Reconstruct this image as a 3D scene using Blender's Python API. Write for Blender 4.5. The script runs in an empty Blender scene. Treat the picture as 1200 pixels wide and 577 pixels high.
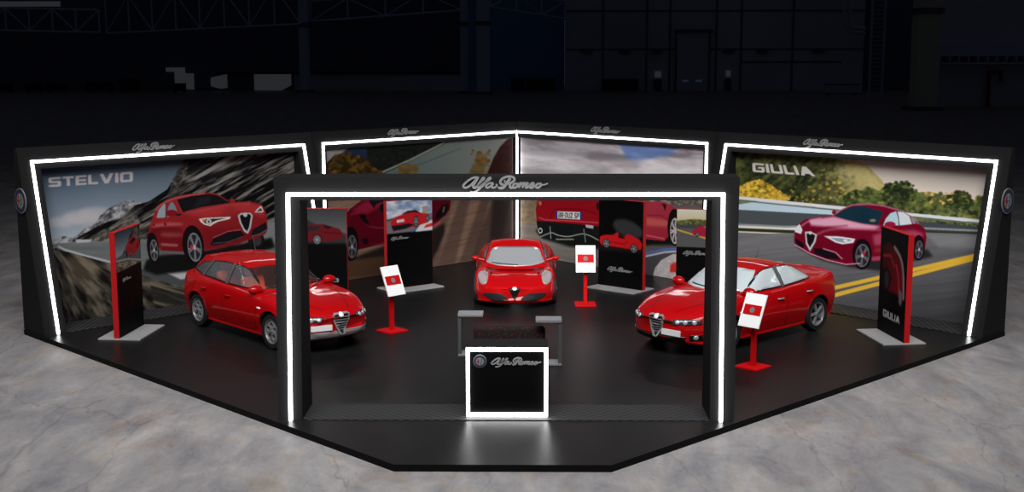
import bpy, bmesh, math, random
import numpy as np
from math import sin, cos, pi, radians, sqrt, atan2, hypot
from mathutils import Vector, Matrix
from mathutils.bvhtree import BVHTree
from mathutils.geometry import delaunay_2d_cdt
random.seed(7)
SC = bpy.context.scene
COL = SC.collection
# ------------------------------------------------------------------ camera (surveyed from the photograph)
FPX, PITCH, YAW, ROLL = 1481.7581, 0.1522, -0.0146, -0.0016
CAM = np.array([0.3706, -34.31, 5.5])
_F = np.array([sin(YAW)*cos(PITCH), cos(YAW)*cos(PITCH), -sin(PITCH)])
_R0 = np.array([cos(YAW), -sin(YAW), 0.0]); _U0 = np.cross(_R0, _F)
_R = cos(ROLL)*_R0+sin(ROLL)*_U0; _U = -sin(ROLL)*_R0+cos(ROLL)*_U0
def proj(P):
    d = np.asarray(P, float)-CAM; z = d@_F
    return 600+FPX*(d@_R)/z, 288.5-FPX*(d@_U)/z
def at(x, y, z=0.0):
    D = _F+_R*(x-600)/FPX-_U*(y-288.5)/FPX
    return CAM+(z-CAM[2])/D[2]*D
def at_dist(x, y, Y):
    D = _F+_R*(x-600)/FPX-_U*(y-288.5)/FPX
    return CAM+(Y-CAM[1])/D[1]*D
# ------------------------------------------------------------------ materials
MATS = {}
def s2l(c): return tuple((v/12.92 if v <= .04045 else ((v+.055)/1.055)**2.4) for v in c)
def hx(r, g, b): return s2l((r/255, g/255, b/255))
def mat(name, col, rough=.5, metal=0., coat=0., emit=None, estr=0., spec=.5, bump=None, var=None, alpha_glass=None, crough=.05):
    if name in MATS: return MATS[name]
    m = bpy.data.materials.new(name); m.use_nodes = True; nt = m.node_tree
    b = nt.nodes['Principled BSDF']
    b.inputs['Base Color'].default_value = (*col, 1); b.inputs['Roughness'].default_value = rough
    b.inputs['Metallic'].default_value = metal; b.inputs['Coat Weight'].default_value = coat
    b.inputs['Coat Roughness'].default_value = crough
    b.inputs['Specular IOR Level'].default_value = spec
    if emit:
        b.inputs['Emission Color'].default_value = (*emit, 1); b.inputs['Emission Strength'].default_value = estr
    tc = None
    if bump or var:
        tc = nt.nodes.new('ShaderNodeTexCoord')
    if bump:
        n = nt.nodes.new('ShaderNodeTexNoise'); n.inputs['Scale'].default_value = bump[0]; n.inputs['Detail'].default_value = 3
        nt.links.new(tc.outputs['Object'], n.inputs['Vector'])
        bp = nt.nodes.new('ShaderNodeBump'); bp.inputs['Strength'].default_value = bump[1]; bp.inputs['Distance'].default_value = .01
        nt.links.new(n.outputs['Fac'], bp.inputs['Height']); nt.links.new(bp.outputs['Normal'], b.inputs['Normal'])
    if var:
        n = nt.nodes.new('ShaderNodeTexNoise'); n.inputs['Scale'].default_value = var[0]; n.inputs['Detail'].default_value = 6
        nt.links.new(tc.outputs['Object'], n.inputs['Vector'])
        r = nt.nodes.new('ShaderNodeValToRGB'); r.color_ramp.elements[0].position = .35; r.color_ramp.elements[1].position = .65
        r.color_ramp.elements[0].color = (*[c*(1-var[1]) for c in col], 1); r.color_ramp.elements[1].color = (*[c*(1+var[1]) for c in col], 1)
        nt.links.new(n.outputs['Fac'], r.inputs['Fac']); nt.links.new(r.outputs['Color'], b.inputs['Base Color'])
    if alpha_glass is not None:
        tr = nt.nodes.new('ShaderNodeBsdfTransparent'); tr.inputs['Color'].default_value = (*alpha_glass[1], 1)
        mx = nt.nodes.new('ShaderNodeMixShader'); mx.inputs[0].default_value = alpha_glass[0]
        out = nt.nodes['Material Output']
        nt.links.new(tr.outputs[0], mx.inputs[1]); nt.links.new(b.outputs[0], mx.inputs[2]); nt.links.new(mx.outputs[0], out.inputs['Surface'])
    MATS[name] = m
    return m
def vc_mat(name, rough=.45, spec=.3):
    if name in MATS: return MATS[name]
    m = bpy.data.materials.new(name); m.use_nodes = True; nt = m.node_tree; b = nt.nodes['Principled BSDF']
    a = nt.nodes.new('ShaderNodeVertexColor'); a.layer_name = 'Print'
    nt.links.new(a.outputs['Color'], b.inputs['Base Color'])
    b.inputs['Roughness'].default_value = rough; b.inputs['Specular IOR Level'].default_value = spec
    MATS[name] = m; return m
# ------------------------------------------------------------------ mesh helpers
def ob(name, bm, m=None, parent=None, smooth=False, bevel=0, loc=None, rz=0):
    me = bpy.data.meshes.new(name)
    bmesh.ops.remove_doubles(bm, verts=bm.verts, dist=1e-6)
    bm.to_mesh(me); bm.free()
    o = bpy.data.objects.new(name, me); COL.objects.link(o)
    for mm in (m if isinstance(m, (list, tuple)) else [m]):
        if mm: me.materials.append(mm)
    if parent: o.parent = parent
    if smooth:
        for p in me.polygons: p.use_smooth = True
        if smooth != 2:
            try: me.set_sharp_from_angle(angle=radians(40))
            except Exception: pass
    if bevel:
        md = o.modifiers.new('bevel', 'BEVEL'); md.width = bevel; md.segments = 2; md.limit_method = 'ANGLE'
    if loc is not None: o.location = loc
    o.rotation_euler.z = rz
    return o
def tag(o, label=None, cat=None, group=None, kind=None):
    if label: o['label'] = label
    if cat: o['category'] = cat
    if group: o['group'] = group
    if kind: o['kind'] = kind
    return o
def thing(name, label, cat, loc=(0, 0, 0), rz=0, group=None):
    o = bpy.data.objects.new(name, None); COL.objects.link(o); o.empty_display_size = .2
    o.location = loc; o.rotation_euler.z = rz
    return tag(o, label, cat, group)
def copy_tree(o, parent=None):
    c = o.copy(); COL.objects.link(c)
    if parent: c.parent = parent
    for ch in list(o.children): copy_tree(ch, c)
    return c
def B(bm, x0, x1, y0, y1, z0, z1, M=None, mi=0):
    vs = [bm.verts.new(Vector(p)) for p in ((x0,y0,z0),(x1,y0,z0),(x1,y1,z0),(x0,y1,z0),(x0,y0,z1),(x1,y0,z1),(x1,y1,z1),(x0,y1,z1))]
    if M: 
        for v in vs: v.co = M @ v.co
    for f in ((0,3,2,1),(4,5,6,7),(0,1,5,4),(1,2,6,5),(2,3,7,6),(3,0,4,7)):
        bm.faces.new([vs[i] for i in f]).material_index = mi
    return bm
def box(*a, **k): return B(bmesh.new(), *a, **k)
def hexa(bm, pts):
    """eight corners: bottom ring 0-3, top ring 4-7"""
    vs = [bm.verts.new(Vector(p)) for p in pts]
    for f in ((0,3,2,1),(4,5,6,7),(0,1,5,4),(1,2,6,5),(2,3,7,6),(3,0,4,7)): bm.faces.new([vs[i] for i in f])
    bmesh.ops.recalc_face_normals(bm, faces=bm.faces)
    return bm
def prism(bm, poly, axis, a, b, mi=0):
    """poly in the two other axes, extruded along axis from a to b"""
    def P(p, t):
        return {'x': (t, p[0], p[1]), 'y': (p[0], t, p[1]), 'z': (p[0], p[1], t)}[axis]
    v0 = [bm.verts.new(P(p, a)) for p in poly]; v1 = [bm.verts.new(P(p, b)) for p in poly]
    n = len(poly); fs = [bm.faces.new(v0[::-1]), bm.faces.new(v1)]
    for i in range(n): fs.append(bm.faces.new((v0[i], v0[(i+1) % n], v1[(i+1) % n], v1[i])))
    for f in fs: f.material_index = mi
    bmesh.ops.recalc_face_normals(bm, faces=fs)
    return bm
def tube(bm, pts, r, seg=10, cap=True):
    pts = [Vector(p) for p in pts]; rings = []
    rr = r if isinstance(r, (list, tuple)) else [r]*len(pts)
    for i, p in enumerate(pts):
        d = (pts[min(i+1, len(pts)-1)]-pts[max(i-1, 0)]).normalized()
        u = d.cross(Vector((0, 0, 1)))
        if u.length < 1e-3: u = Vector((1, 0, 0))
        u.normalize(); w = d.cross(u).normalized()
        rings.append([bm.verts.new(p+u*rr[i]*cos(2*pi*k/seg)+w*rr[i]*sin(2*pi*k/seg)) for k in range(seg)])
    fs = []
    for a, b in zip(rings, rings[1:]):
        for k in range(seg): fs.append(bm.faces.new((a[k], a[(k+1) % seg], b[(k+1) % seg], b[k])))
    if cap: fs += [bm.faces.new(rings[0][::-1]), bm.faces.new(rings[-1])]
    bmesh.ops.recalc_face_normals(bm, faces=fs)
    return bm
def lathe_y(bm, prof, seg=48, c=(0, 0, 0), mi=0):
    """profile of (radius, y) spun about the Y axis"""
    rings = [[bm.verts.new((c[0]+r*cos(2*pi*k/seg), c[1]+y, c[2]+r*sin(2*pi*k/seg))) for k in range(seg)] for r, y in prof]
    fs = []
    for a, b in zip(rings, rings[1:]):
        for k in range(seg): fs.append(bm.faces.new((a[k], a[(k+1) % seg], b[(k+1) % seg], b[k])))
    for f in fs: f.material_index = mi
    return bm
def ellipsoid(bm, c, r, seg=20, rings=12, M=None):
    R = bmesh.ops.create_uvsphere(bm, u_segments=seg, v_segments=rings, radius=1)
    for v in R['verts']:
        p = Vector((v.co.x*r[0], v.co.y*r[1], v.co.z*r[2]))
        if M: p = M @ p
        v.co = p+Vector(c)
    return bm
def catmull(pts, n=6, closed=False):
    P = [np.array(p, float) for p in pts]; out = []
    N = len(P)
    for i in range(N if closed else N-1):
        if closed: a, b, c, d = P[(i-1) % N], P[i], P[(i+1) % N], P[(i+2) % N]
        else: a, b, c, d = P[max(i-1, 0)], P[i], P[i+1], P[min(i+2, N-1)]
        for k in range(n):
            t = k/n
            out.append(.5*((2*b)+(c-a)*t+(2*a-5*b+4*c-d)*t*t+(3*b-a-3*c+d)*t**3))
    if not closed: out.append(P[-1])
    return out
# ------------------------------------------------------------------ lettering
# joined script word mark, strokes on a 1000 x 190 grid (x right, y down), each (points, half width)
SCRIPT = [
 ([(272,58),(235,52),(190,62),(135,98),(92,140),(92,166),(120,172),(165,150),(215,102),(255,60)],9),
 ([(258,58),(232,98),(206,142),(208,168),(226,172),(246,158)],11),
 ([(246,158),(290,108),(324,76),(334,60),(318,58),(292,92),(256,142),(250,166),(264,172),(286,156)],8),
 ([(286,156),(350,106),(396,78),(408,60),(392,56),(362,88),(312,146),(268,194),(222,222),(182,226),(168,216)],8),
 ([(300,172),(338,134),(352,122)],6),
 ([(440,122),(414,116),(378,128),(354,154),(362,172),(388,168),(418,144),(438,122)],8),
 ([(440,120),(424,150),(426,170),(448,172),(474,158),(480,140),(466,138)],8),
 ([(560,128),(540,134),(522,118),(526,88),(556,60),(606,44),(656,46),(684,62),(682,90),(650,114),(612,122)],10),
 ([(640,62),(606,104),(574,152),(546,174),(514,174),(510,160)],12),
 ([(578,82),(570,96),(576,108),(590,104)],6),
 ([(612,122),(634,138),(632,162),(650,174),(672,162)],10),
 ([(706,122),(680,134),(668,156),(676,172),(700,170),(722,150),(724,130),(706,122)],9),
 ([(724,136),(744,128),(766,118),(734,174)],9),
 ([(746,152),(772,128),(796,118),(804,126),(776,174)],9),
 ([(788,152),(812,128),(836,118),(842,128),(820,158),(824,172),(846,166),(864,152)],9),
 ([(864,154),(900,144),(916,128),(902,116),(878,130),(864,154),(872,172),(896,172),(930,150)],8),
 ([(982,122),(950,134),(936,156),(946,172),(970,170),(994,150),(998,130),(982,122)],9),
 ([(996,132),(1018,140),(1044,136),(1078,120)],6)]
def script_mesh(width, depth, y0=0.0):
    """front faces -Y, centred on x=0,z=0"""
    bm = bmesh.new(); s = width/1000.
    for i, (pts, hw) in enumerate(SCRIPT):
        c = [np.array(p) for p in catmull(pts, 5)]
        L, Rr = [], []
        for k, p in enumerate(c):
            d = c[min(k+1, len(c)-1)]-c[max(k-1, 0)]; d = d/(np.linalg.norm(d)+1e-9)
            n = np.array([-d[1], d[0]]); w = hw*1.4*(1.0 if 0 < k < len(c)-1 else .5)
            L.append(p+n*w); Rr.append(p-n*w)
        f = lambda p, y: bm.verts.new(((p[0]-580)*s, y, (135-p[1])*s))
        yf = y0-depth-.0004*i
        a = [f(p, yf) for p in L]; b = [f(p, yf) for p in Rr]; a2 = [f(p, y0) for p in L]; b2 = [f(p, y0) for p in Rr]
        for k in range(len(c)-1):
            bm.faces.new((a[k], a[k+1], b[k+1], b[k])); bm.faces.new((a2[k], a2[k+1], a[k+1], a[k])); bm.faces.new((b[k], b[k+1], b2[k+1], b2[k]))
        bm.faces.new((a[0], b[0], b2[0], a2[0])); bm.faces.new((a[-1], a2[-1], b2[-1], b[-1]))
    return bm
def disc(bm, r, y0, y1, seg=40, mi=0, cx=0, cz=0, rin=0):
    """short drum facing -Y from y0 (front) to y1"""
    o = [(cx+r*cos(2*pi*k/seg), cz+r*sin(2*pi*k/seg)) for k in range(seg)]
    if not rin: return prism(bm, o, 'y', y0, y1, mi)
    for k in range(seg):
        a, b = 2*pi*k/seg, 2*pi*(k+1)/seg
        q = [(cx+R_*cos(t), cz+R_*sin(t)) for R_, t in ((rin, a), (r, a), (r, b), (rin, b))]
        prism(bm, q, 'y', y0, y1, mi)
    return bm
def badge(parent, r, M):
    """round crest: steel rim, navy ring, white field with red cross and green serpent; M places it (front is -Y)"""
    def put(bm):
        bmesh.ops.transform(bm, matrix=M, verts=bm.verts); return bm
    bm = bmesh.new(); disc(bm, r, -.02, 0)
    base = ob('emblem', put(bm), MATS['crest_rim'], parent)
    bm = bmesh.new(); disc(bm, r*.93, -.024, -.015, rin=r*.62); ob('emblem_ring', put(bm), MATS['crest_ring'], base)
    bm = bmesh.new(); disc(bm, r*.60, -.024, -.015); ob('emblem_field', put(bm), MATS['crest_field'], base)
    bm = bmesh.new()
    B(bm, -.50*r, -.06*r, -.028, -.02, -.09*r, .09*r); B(bm, -.36*r, -.2*r, -.0285, -.02, -.40*r, .42*r)
    ob('emblem_cross', put(bm), MATS['crest_red'], base)
    bm = bmesh.new()
    pts = catmull([(.2*r, -.026, -.48*r), (.12*r, -.026, -.3*r), (.32*r, -.026, -.14*r), (.14*r, -.026, .04*r), (.34*r, -.026, .2*r), (.2*r, -.026, .38*r), (.32*r, -.026, .46*r)], 5)
    tube(bm, pts, .05*r, 6); ob('emblem_serpent', put(bm), MATS['crest_green'], base)
    # ticks standing for the ring's lettering stay inside the ring's own mesh in the photo (unreadable)
    return base
# ------------------------------------------------------------------ shared materials
mat('booth_black', hx(32, 32, 33), .6, spec=.03, bump=(160, .15))
mat('stage_black', hx(24, 24, 25), .30, spec=.07, bump=(90, .25), var=(3, .12))
mat('edge_black', hx(9, 9, 9), .6, spec=.1)
mat('strip_white', (1, 1, 1), .5, emit=(1, 1, 1), estr=8.0)
mat('letter_grey', hx(128, 128, 128), .5, spec=.2)
mat('crest_rim', hx(120, 120, 124), .6, spec=.1); mat('crest_ring', hx(38, 44, 66), .5); mat('crest_field', hx(128, 124, 126), .5); mat('crest_red', hx(130, 34, 36), .5); mat('crest_green', hx(28, 86, 62), .5)
mat('chrome', (.62, .62, .64), .18, metal=.9)
mat('navy', hx(30, 42, 80), .4)
mat('white_matte', hx(250, 250, 250), .5, spec=.1)
mat('red_matte', hx(190, 12, 16), .6, spec=.1)
mat('green_matte', hx(30, 120, 60), .4)
mat('red_edge', hx(172, 24, 28), .6, spec=.1)
mat('print_black', hx(10, 10, 11), .35)
mat('grey_plate', hx(150, 150, 150), .5)
mat('dark_grey', hx(70, 70, 72), .6)
mat('rubber', hx(16, 16, 17), .7)
mat('alloy', hx(165, 165, 168), .3, metal=.55)
mat('car_red', (.43, .0, .002), .55, metal=0, coat=.7, spec=.12, crough=.06)
mat('black_trim', hx(12, 12, 13), .4)
mat('well_black', hx(8, 8, 9), .8)
mat('lamp_glass', hx(190, 190, 195), .1, metal=.3, coat=1)
mat('lamp_dark', hx(50, 50, 54), .15, coat=1)
mat('signal_white', hx(240, 240, 240), .2)
def rib_material():
    m = bpy.data.materials.new('ribbed_sill'); m.use_nodes = True; nt = m.node_tree; b = nt.nodes['Principled BSDF']
    tc = nt.nodes.new('ShaderNodeTexCoord'); ck = nt.nodes.new('ShaderNodeTexChecker'); ck.inputs['Scale'].default_value = 13
    ck.inputs['Color1'].default_value = (*hx(54, 54, 56), 1); ck.inputs['Color2'].default_value = (*hx(14, 14, 15), 1)
    nt.links.new(tc.outputs['Object'], ck.inputs['Vector']); nt.links.new(ck.outputs['Color'], b.inputs['Base Color'])
    b.inputs['Roughness'].default_value = .6
    MATS['ribbed_sill'] = m
rib_material()
# ================================================================== the setting
def concrete():
    m = bpy.data.materials.new('concrete'); m.use_nodes = True; nt = m.node_tree; b = nt.nodes['Principled BSDF']
    N = nt.nodes.new; L = nt.links.new
    tc = N('ShaderNodeTexCoord'); mp = N('ShaderNodeMapping'); mp.inputs['Scale'].default_value = (1.15, .5, 1); L(tc.outputs['Object'], mp.inputs['Vector'])
    def noise(sc, det, rough=.6, dist=0):
        n = N('ShaderNodeTexNoise'); n.inputs['Scale'].default_value = sc; n.inputs['Detail'].default_value = det
        n.inputs['Roughness'].default_value = rough; n.inputs['Distortion'].default_value = dist; L(mp.outputs[0], n.inputs['Vector']); return n
    def ramp(src, stops):
        r = N('ShaderNodeValToRGB'); e = r.color_ramp.elements
        while len(e) < len(stops): e.new(.5)
        for k, (p, c) in enumerate(stops): e[k].position = p; e[k].color = (*c, 1)
        L(src, r.inputs['Fac']); return r
    def mix(kind, f, a, bb):
        x = N('ShaderNodeMix'); x.data_type = 'RGBA'; x.blend_type = kind
        if isinstance(f, float): x.inputs[0].default_value = f
        else: L(f, x.inputs[0])
        L(a, x.inputs[6]); L(bb, x.inputs[7]); return x.outputs[2]
    big = ramp(noise(1.1, 9, .68, .5).outputs['Fac'], [(.3, hx(106, 104, 109)), (.5, hx(134, 131, 132)), (.7, hx(158, 153, 150))])
    tan = ramp(noise(1.6, 6, .6, .8).outputs['Fac'], [(.52, (1, 1, 1)), (.68, (1.0, .87, .72))])
    c = mix('MULTIPLY', .8, big.outputs[0], tan.outputs[0])
    fine = ramp(noise(14, 6, .7).outputs['Fac'], [(.35, (.86, .86, .87)), (.6, (1.05, 1.05, 1.05))])
    c = mix('MULTIPLY', .7, c, fine.outputs[0])
    spots = ramp(noise(7, 3, .5, 1.5).outputs['Fac'], [(.24, (.45, .45, .48)), (.32, (1, 1, 1))])
    c = mix('MULTIPLY', .8, c, spots.outputs[0])
    # hairline cracks along a warped voronoi edge
    nz = noise(.8, 5, .6); va = N('ShaderNodeVectorMath'); va.operation = 'MULTIPLY_ADD'; va.inputs[1].default_value = (1.1, 1.1, 0)
    L(nz.outputs['Color'], va.inputs[0]); L(mp.outputs[0], va.inputs[2])
    vo = N('ShaderNodeTexVoronoi'); vo.feature = 'DISTANCE_TO_EDGE'; vo.inputs['Scale'].default_value = .28; L(va.outputs[0], vo.inputs['Vector'])
    cr = ramp(vo.outputs['Distance'], [(.0, (.62, .6, .6)), (.006, (1, 1, 1))])
    c = mix('MULTIPLY', .7, c, cr.outputs[0])
    L(c, b.inputs['Base Color'])
    rr = ramp(noise(2.2, 5).outputs['Fac'], [(.3, (.48,)*3), (.7, (.62,)*3)]); L(rr.outputs[0], b.inputs['Roughness'])
    bp = N('ShaderNodeBump'); bp.inputs['Strength'].default_value = .12; bp.inputs['Distance'].default_value = .02
    L(noise(30, 4).outputs['Fac'], bp.inputs['Height']); L(bp.outputs['Normal'], b.inputs['Normal'])
    return m
tag(ob('floor', box(-150, 150, -60, 175, -.5, -.1), concrete()), kind='structure')
# hall shell, about 160 m behind the stand
YB = 150.0
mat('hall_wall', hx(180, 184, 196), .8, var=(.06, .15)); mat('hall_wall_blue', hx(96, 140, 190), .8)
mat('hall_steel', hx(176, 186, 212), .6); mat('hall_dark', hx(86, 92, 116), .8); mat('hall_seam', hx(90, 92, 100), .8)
mat('hall_warm', hx(186, 184, 166), .8); mat('hall_red', hx(150, 30, 36), .6)
mat('daylight_pane', (0, 0, 0), .5, emit=(.62, .66, .74), estr=.03)
mat('daylight_blue', (0, 0, 0), .5, emit=(.35, .5, .85), estr=.03)
def H(px, py): return at_dist(px, py, YB)     # a point of the far wall
xw = lambda px: float(H(px, 107)[0]); zw = lambda py: float(H(600, py)[2])
# left part of the far wall carries panels that are darker and recessed
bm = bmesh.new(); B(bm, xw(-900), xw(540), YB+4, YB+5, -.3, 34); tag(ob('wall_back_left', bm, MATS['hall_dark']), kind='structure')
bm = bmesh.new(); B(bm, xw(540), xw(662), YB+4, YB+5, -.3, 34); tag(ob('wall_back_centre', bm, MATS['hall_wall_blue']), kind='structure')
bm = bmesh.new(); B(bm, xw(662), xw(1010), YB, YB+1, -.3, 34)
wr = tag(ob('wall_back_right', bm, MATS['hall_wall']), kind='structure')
bm = bmesh.new()
for px in (706, 757, 784, 838, 867, 927): B(bm, xw(px)-.12, xw(px)+.12, YB-.12, YB+.05, -.1, 30)
for py, a, b in ((13, 662, 1010), (58, 662, 1010), (73, 868, 985), (72, 790, 830)): B(bm, xw(a), xw(b), YB-.1, YB+.05, zw(py)-.1, zw(py)+.1)
ob('panel_seams', bm, MATS['hall_seam'], wr)
bm = bmesh.new()
for px in (687, 731, 769, 852, 891, 957): B(bm, xw(px)-.8, xw(px)+.8, YB-.5, YB, zw(62), zw(59))
ob('wall_grille', bm, MATS['hall_dark'], wr)
# right hand wall steps closer
YR = 82.0
R_ = lambda px, py: at_dist(px, py, YR)
bm = bmesh.new(); B(bm, float(R_(1010, 60)[0])+9, float(R_(1500, 60)[0]), YR+14, YR+15, -.3, 26)
w2 = tag(ob('wall_right', bm, MATS['hall_wall']), kind='structure')
bm = bmesh.new(); Rx = lambda px: float(at_dist(px, 60, YR+14)[0]); Rz = lambda py: float(at_dist(1100, py, YR+14)[2])
B(bm, Rx(1094), Rx(1230), YR+12.5, YR+14, Rz(66), Rz(54)); ob('duct', bm, MATS['hall_steel'], w2)
bm = bmesh.new()
for k in range(11): B(bm, Rx(1096+k*11)-.05, Rx(1096+k*11)+.05, YR+12.2, YR+14, Rz(74), Rz(66), M=None)
B(bm, Rx(1094), Rx(1230), YR+12.2, YR+12.6, Rz(75), Rz(73)); ob('cable_tray', bm, MATS['hall_steel'], w2)
bm = bmesh.new(); tube(bm, [(Rx(1159), YR+13.6, -.1), (Rx(1159), YR+13.6, Rz(84)), (Rx(1173), YR+13.6, Rz(84)), (Rx(1173), YR+13.6, Rz(96))], .22)
t = ob('red_standpipe', bm, MATS['hall_red'], w2)
bm = bmesh.new(); B(bm, xw(1000), xw(1150), YB+2, YB+3, -.3, 34); tag(ob('wall_recess', bm, MATS['hall_dark']), kind='structure')
# lit door panes far behind
mat('hall_door', hx(52, 60, 84), .6)
for i, (a, b, y0, y1) in enumerate(((766, 775, 84, 91), (849, 856, 83, 90))):
    d = ob('door_%d' % (i+1), box(xw(a), xw(b), YB-.3, YB+.02, -.1, zw(93)), MATS['hall_door']); tag(d, kind='structure')
    ob('door_pane', box(xw(a)+.1, xw(b)-.1, YB-.36, YB-.3, zw(y1), zw(y0)), MATS['daylight_pane'], d)
bm = bmesh.new(); B(bm, xw(791), xw(830), YB-.25, YB+.02, -.1, zw(38)); d = ob('door_3', bm, MATS['hall_wall']); tag(d, kind='structure')
bm = bmesh.new(); B(bm, xw(789), xw(834), YB-.6, YB-.2, zw(38), zw(35)); B(bm, xw(790), xw(792), YB-.4, YB-.2, -.1, zw(38)); B(bm, xw(829), xw(831), YB-.4, YB-.2, -.1, zw(38))
ob('door_frame', bm, MATS['hall_seam'], d)
ob('door_pane', box(xw(799), xw(806), YB-.32, YB-.25, zw(96), zw(94)), MATS['daylight_blue'], d)
ob('door_pane', box(xw(815), xw(822), YB-.32, YB-.25, zw(96), zw(94)), MATS['daylight_blue'], d)
# loading openings on the left: daylight behind
YO = YB+3.6
Hx = lambda px: float(at_dist(px, 100, YO)[0]); Hz = lambda py: float(at_dist(300, py, YO)[2])
for i, (poly) in enumerate(([(205, 104), (205, 84), (195, 84), (195, 79), (217, 79), (217, 86), (227, 86), (227, 105)],
                 [(247, 101), (247, 91), (266, 87), (266, 103), (258, 104)], [(298, 106), (298, 87), (341, 87), (341, 100), (330, 106)])):
    bm = bmesh.new(); prism(bm, [(Hx(x), Hz(y)) for x, y in poly], 'y', YO, YO+.3)
    tag(ob('window_%d' % (i+1), bm, MATS['daylight_pane']), kind='structure')
bm = bmesh.new(); B(bm, Hx(-40), Hx(75), YO, YO+.3, Hz(7), Hz(1)); tag(ob('window_4', bm, MATS['daylight_pane']), kind='structure')
bm = bmesh.new(); B(bm, Hx(255), Hx(545), YO-.4, YO+.2, Hz(87), Hz(84)); tag(ob('trim_1', bm, mat('hall_black', hx(12, 12, 14), .9)), kind='structure')
bm = bmesh.new(); B(bm, Hx(345), Hx(540), YO-.1, YO+.2, -.1, Hz(87)); tag(ob('trim_2', bm, MATS['hall_wall']), kind='structure')
# steel columns
def column(pxa, pxb, pyb, ya, name, label, m='hall_steel', kind='round'):
    P = at(( pxa+pxb)/2, pyb, -.1); Y = P[1]
    x0, x1 = float(at_dist(pxa, pyb, Y)[0]), float(at_dist(pxb, pyb, Y)[0]); r = (x1-x0)/2; cx = (x0+x1)/2
    t = thing(name, label, 'column', (cx, float(Y), -.1))
    bm = bmesh.new()
    if kind == 'round': tube(bm, [(0, 0, 0), (0, 0, 32)], r, 20)
    else: B(bm, -r, r, -r, r, 0, 32)
    ob('shaft', bm, MATS[m], t, smooth=1 if kind == 'round' else 0)
    bm = bmesh.new(); B(bm, -r*1.5, r*1.5, -r*1.5, r*1.5, 0, .35); ob('base_plate', bm, MATS['hall_seam'], t)
    bm = bmesh.new(); B(bm, -r*1.2, r*1.2, -r*1.2, r*1.2, 9.2, 9.7); ob('collar', bm, MATS['hall_seam'], t)
    return t, cx, float(Y), r
c1 = column(115, 127, 105, 0, 'steel_column', 'pale round column at the far left of the dark hall')
c2 = column(351.5, 364.5, 108.5, 0, 'steel_column', 'round hall column rising just right of the lit loading openings')
c3 = column(540, 549, 109.5, 0, 'steel_column', 'slim square hall column left of the blue wall', kind='sq')
c4 = column(559, 574, 110.5, 0, 'steel_column', 'thicker square hall column directly in front of the blue wall', kind='sq')
c5 = column(1068, 1094, 129, 0, 'concrete_pillar', 'broad warm-grey square pillar at the right of the dark hall', 'hall_warm', 'sq')
# roof trusses
def truss(name, label, A, Bp, h, n, r=.16, slope=True):
    A = Vector([float(v) for v in A]); Bp = Vector([float(v) for v in Bp]); t = thing(name, label, 'roof truss', A)
    D = Bp-A; up = Vector((0, 0, h))
    bm = bmesh.new(); tube(bm, [(0, 0, 0), D], r, 6); ob('bottom_chord', bm, MATS['hall_steel'], t)
    bm = bmesh.new(); tube(bm, [up, D+up], r, 6); ob('top_chord', bm, MATS['hall_steel'], t)
    for k in range(n+1):
        bm = bmesh.new(); p = D*(k/n); tube(bm, [p, p+up], r*.9, 6); ob('post', bm, MATS['hall_steel'], t)
        if k < n:
            q = D*((k+1)/n); bm = bmesh.new()
            tube(bm, [p, q+up] if k % 2 == 0 else [p+up, q], r*.7, 6); ob('brace', bm, MATS['hall_steel'], t)
    return t
truss('roof_truss', 'white lattice truss running from the left edge to the leftmost hall column', at_dist(-20, 35, 150), at_dist(117, 38, 150), 3.2, 5)
truss('roof_truss', 'lattice truss spanning between the two round hall columns', at_dist(125, 39, 152), at_dist(352, 28, 140), 5.2, 8, .14)
truss('roof_truss', 'zigzag lattice truss between the round column and the slim square column', at_dist(364, 25, 147), at_dist(541, 12, 144), 2.8, 4)
truss('roof_truss', 'dark lattice girder high up over the blue wall', at_dist(574, 8, 130), at_dist(662, 22, 148), 2.4, 3)
# wall pipe, ladder, parked kit
bm = bmesh.new(); YP = 118.0
pp = lambda px, py: tuple(float(v) for v in at_dist(px, py, YP))
t = thing('ventilation_pipe', 'pale bent pipe pair high on the wall beside the caged ladder', 'pipe', pp(990, 0))
o0 = Vector(pp(990, 0))
for dx in (0, 6):
    bm = bmesh.new(); tube(bm, [Vector(p)-o0 for p in (pp(990+dx, -15), pp(990+dx, 29-dx*.2), pp(994+dx*.7, 36-dx*.6), pp(1003, 38-dx*.9), pp(1014, 39-dx*.9))], .22, 8); ob('pipe', bm, MATS['hall_steel'], t, smooth=1)
P0 = Vector([float(v) for v in at(1025, 118, -.1)]); YL = P0.y
lx = lambda px: float(at_dist(px, 118, YL)[0])-P0.x
t = thing('caged_ladder', 'tall dark access ladder on the hall wall left of the broad pillar', 'ladder', P0)
for px in (1018, 1033):
    bm = bmesh.new(); B(bm, lx(px)-.12, lx(px)+.12, -.12, .12, 0, 26); ob('rail', bm, MATS['hall_steel'], t)
bm = bmesh.new()
for k in range(52): B(bm, lx(1018), lx(1033), -.05, .05, .3+k*.5, .38+k*.5)
ob('rungs', bm, MATS['hall_steel'], t)
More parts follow.
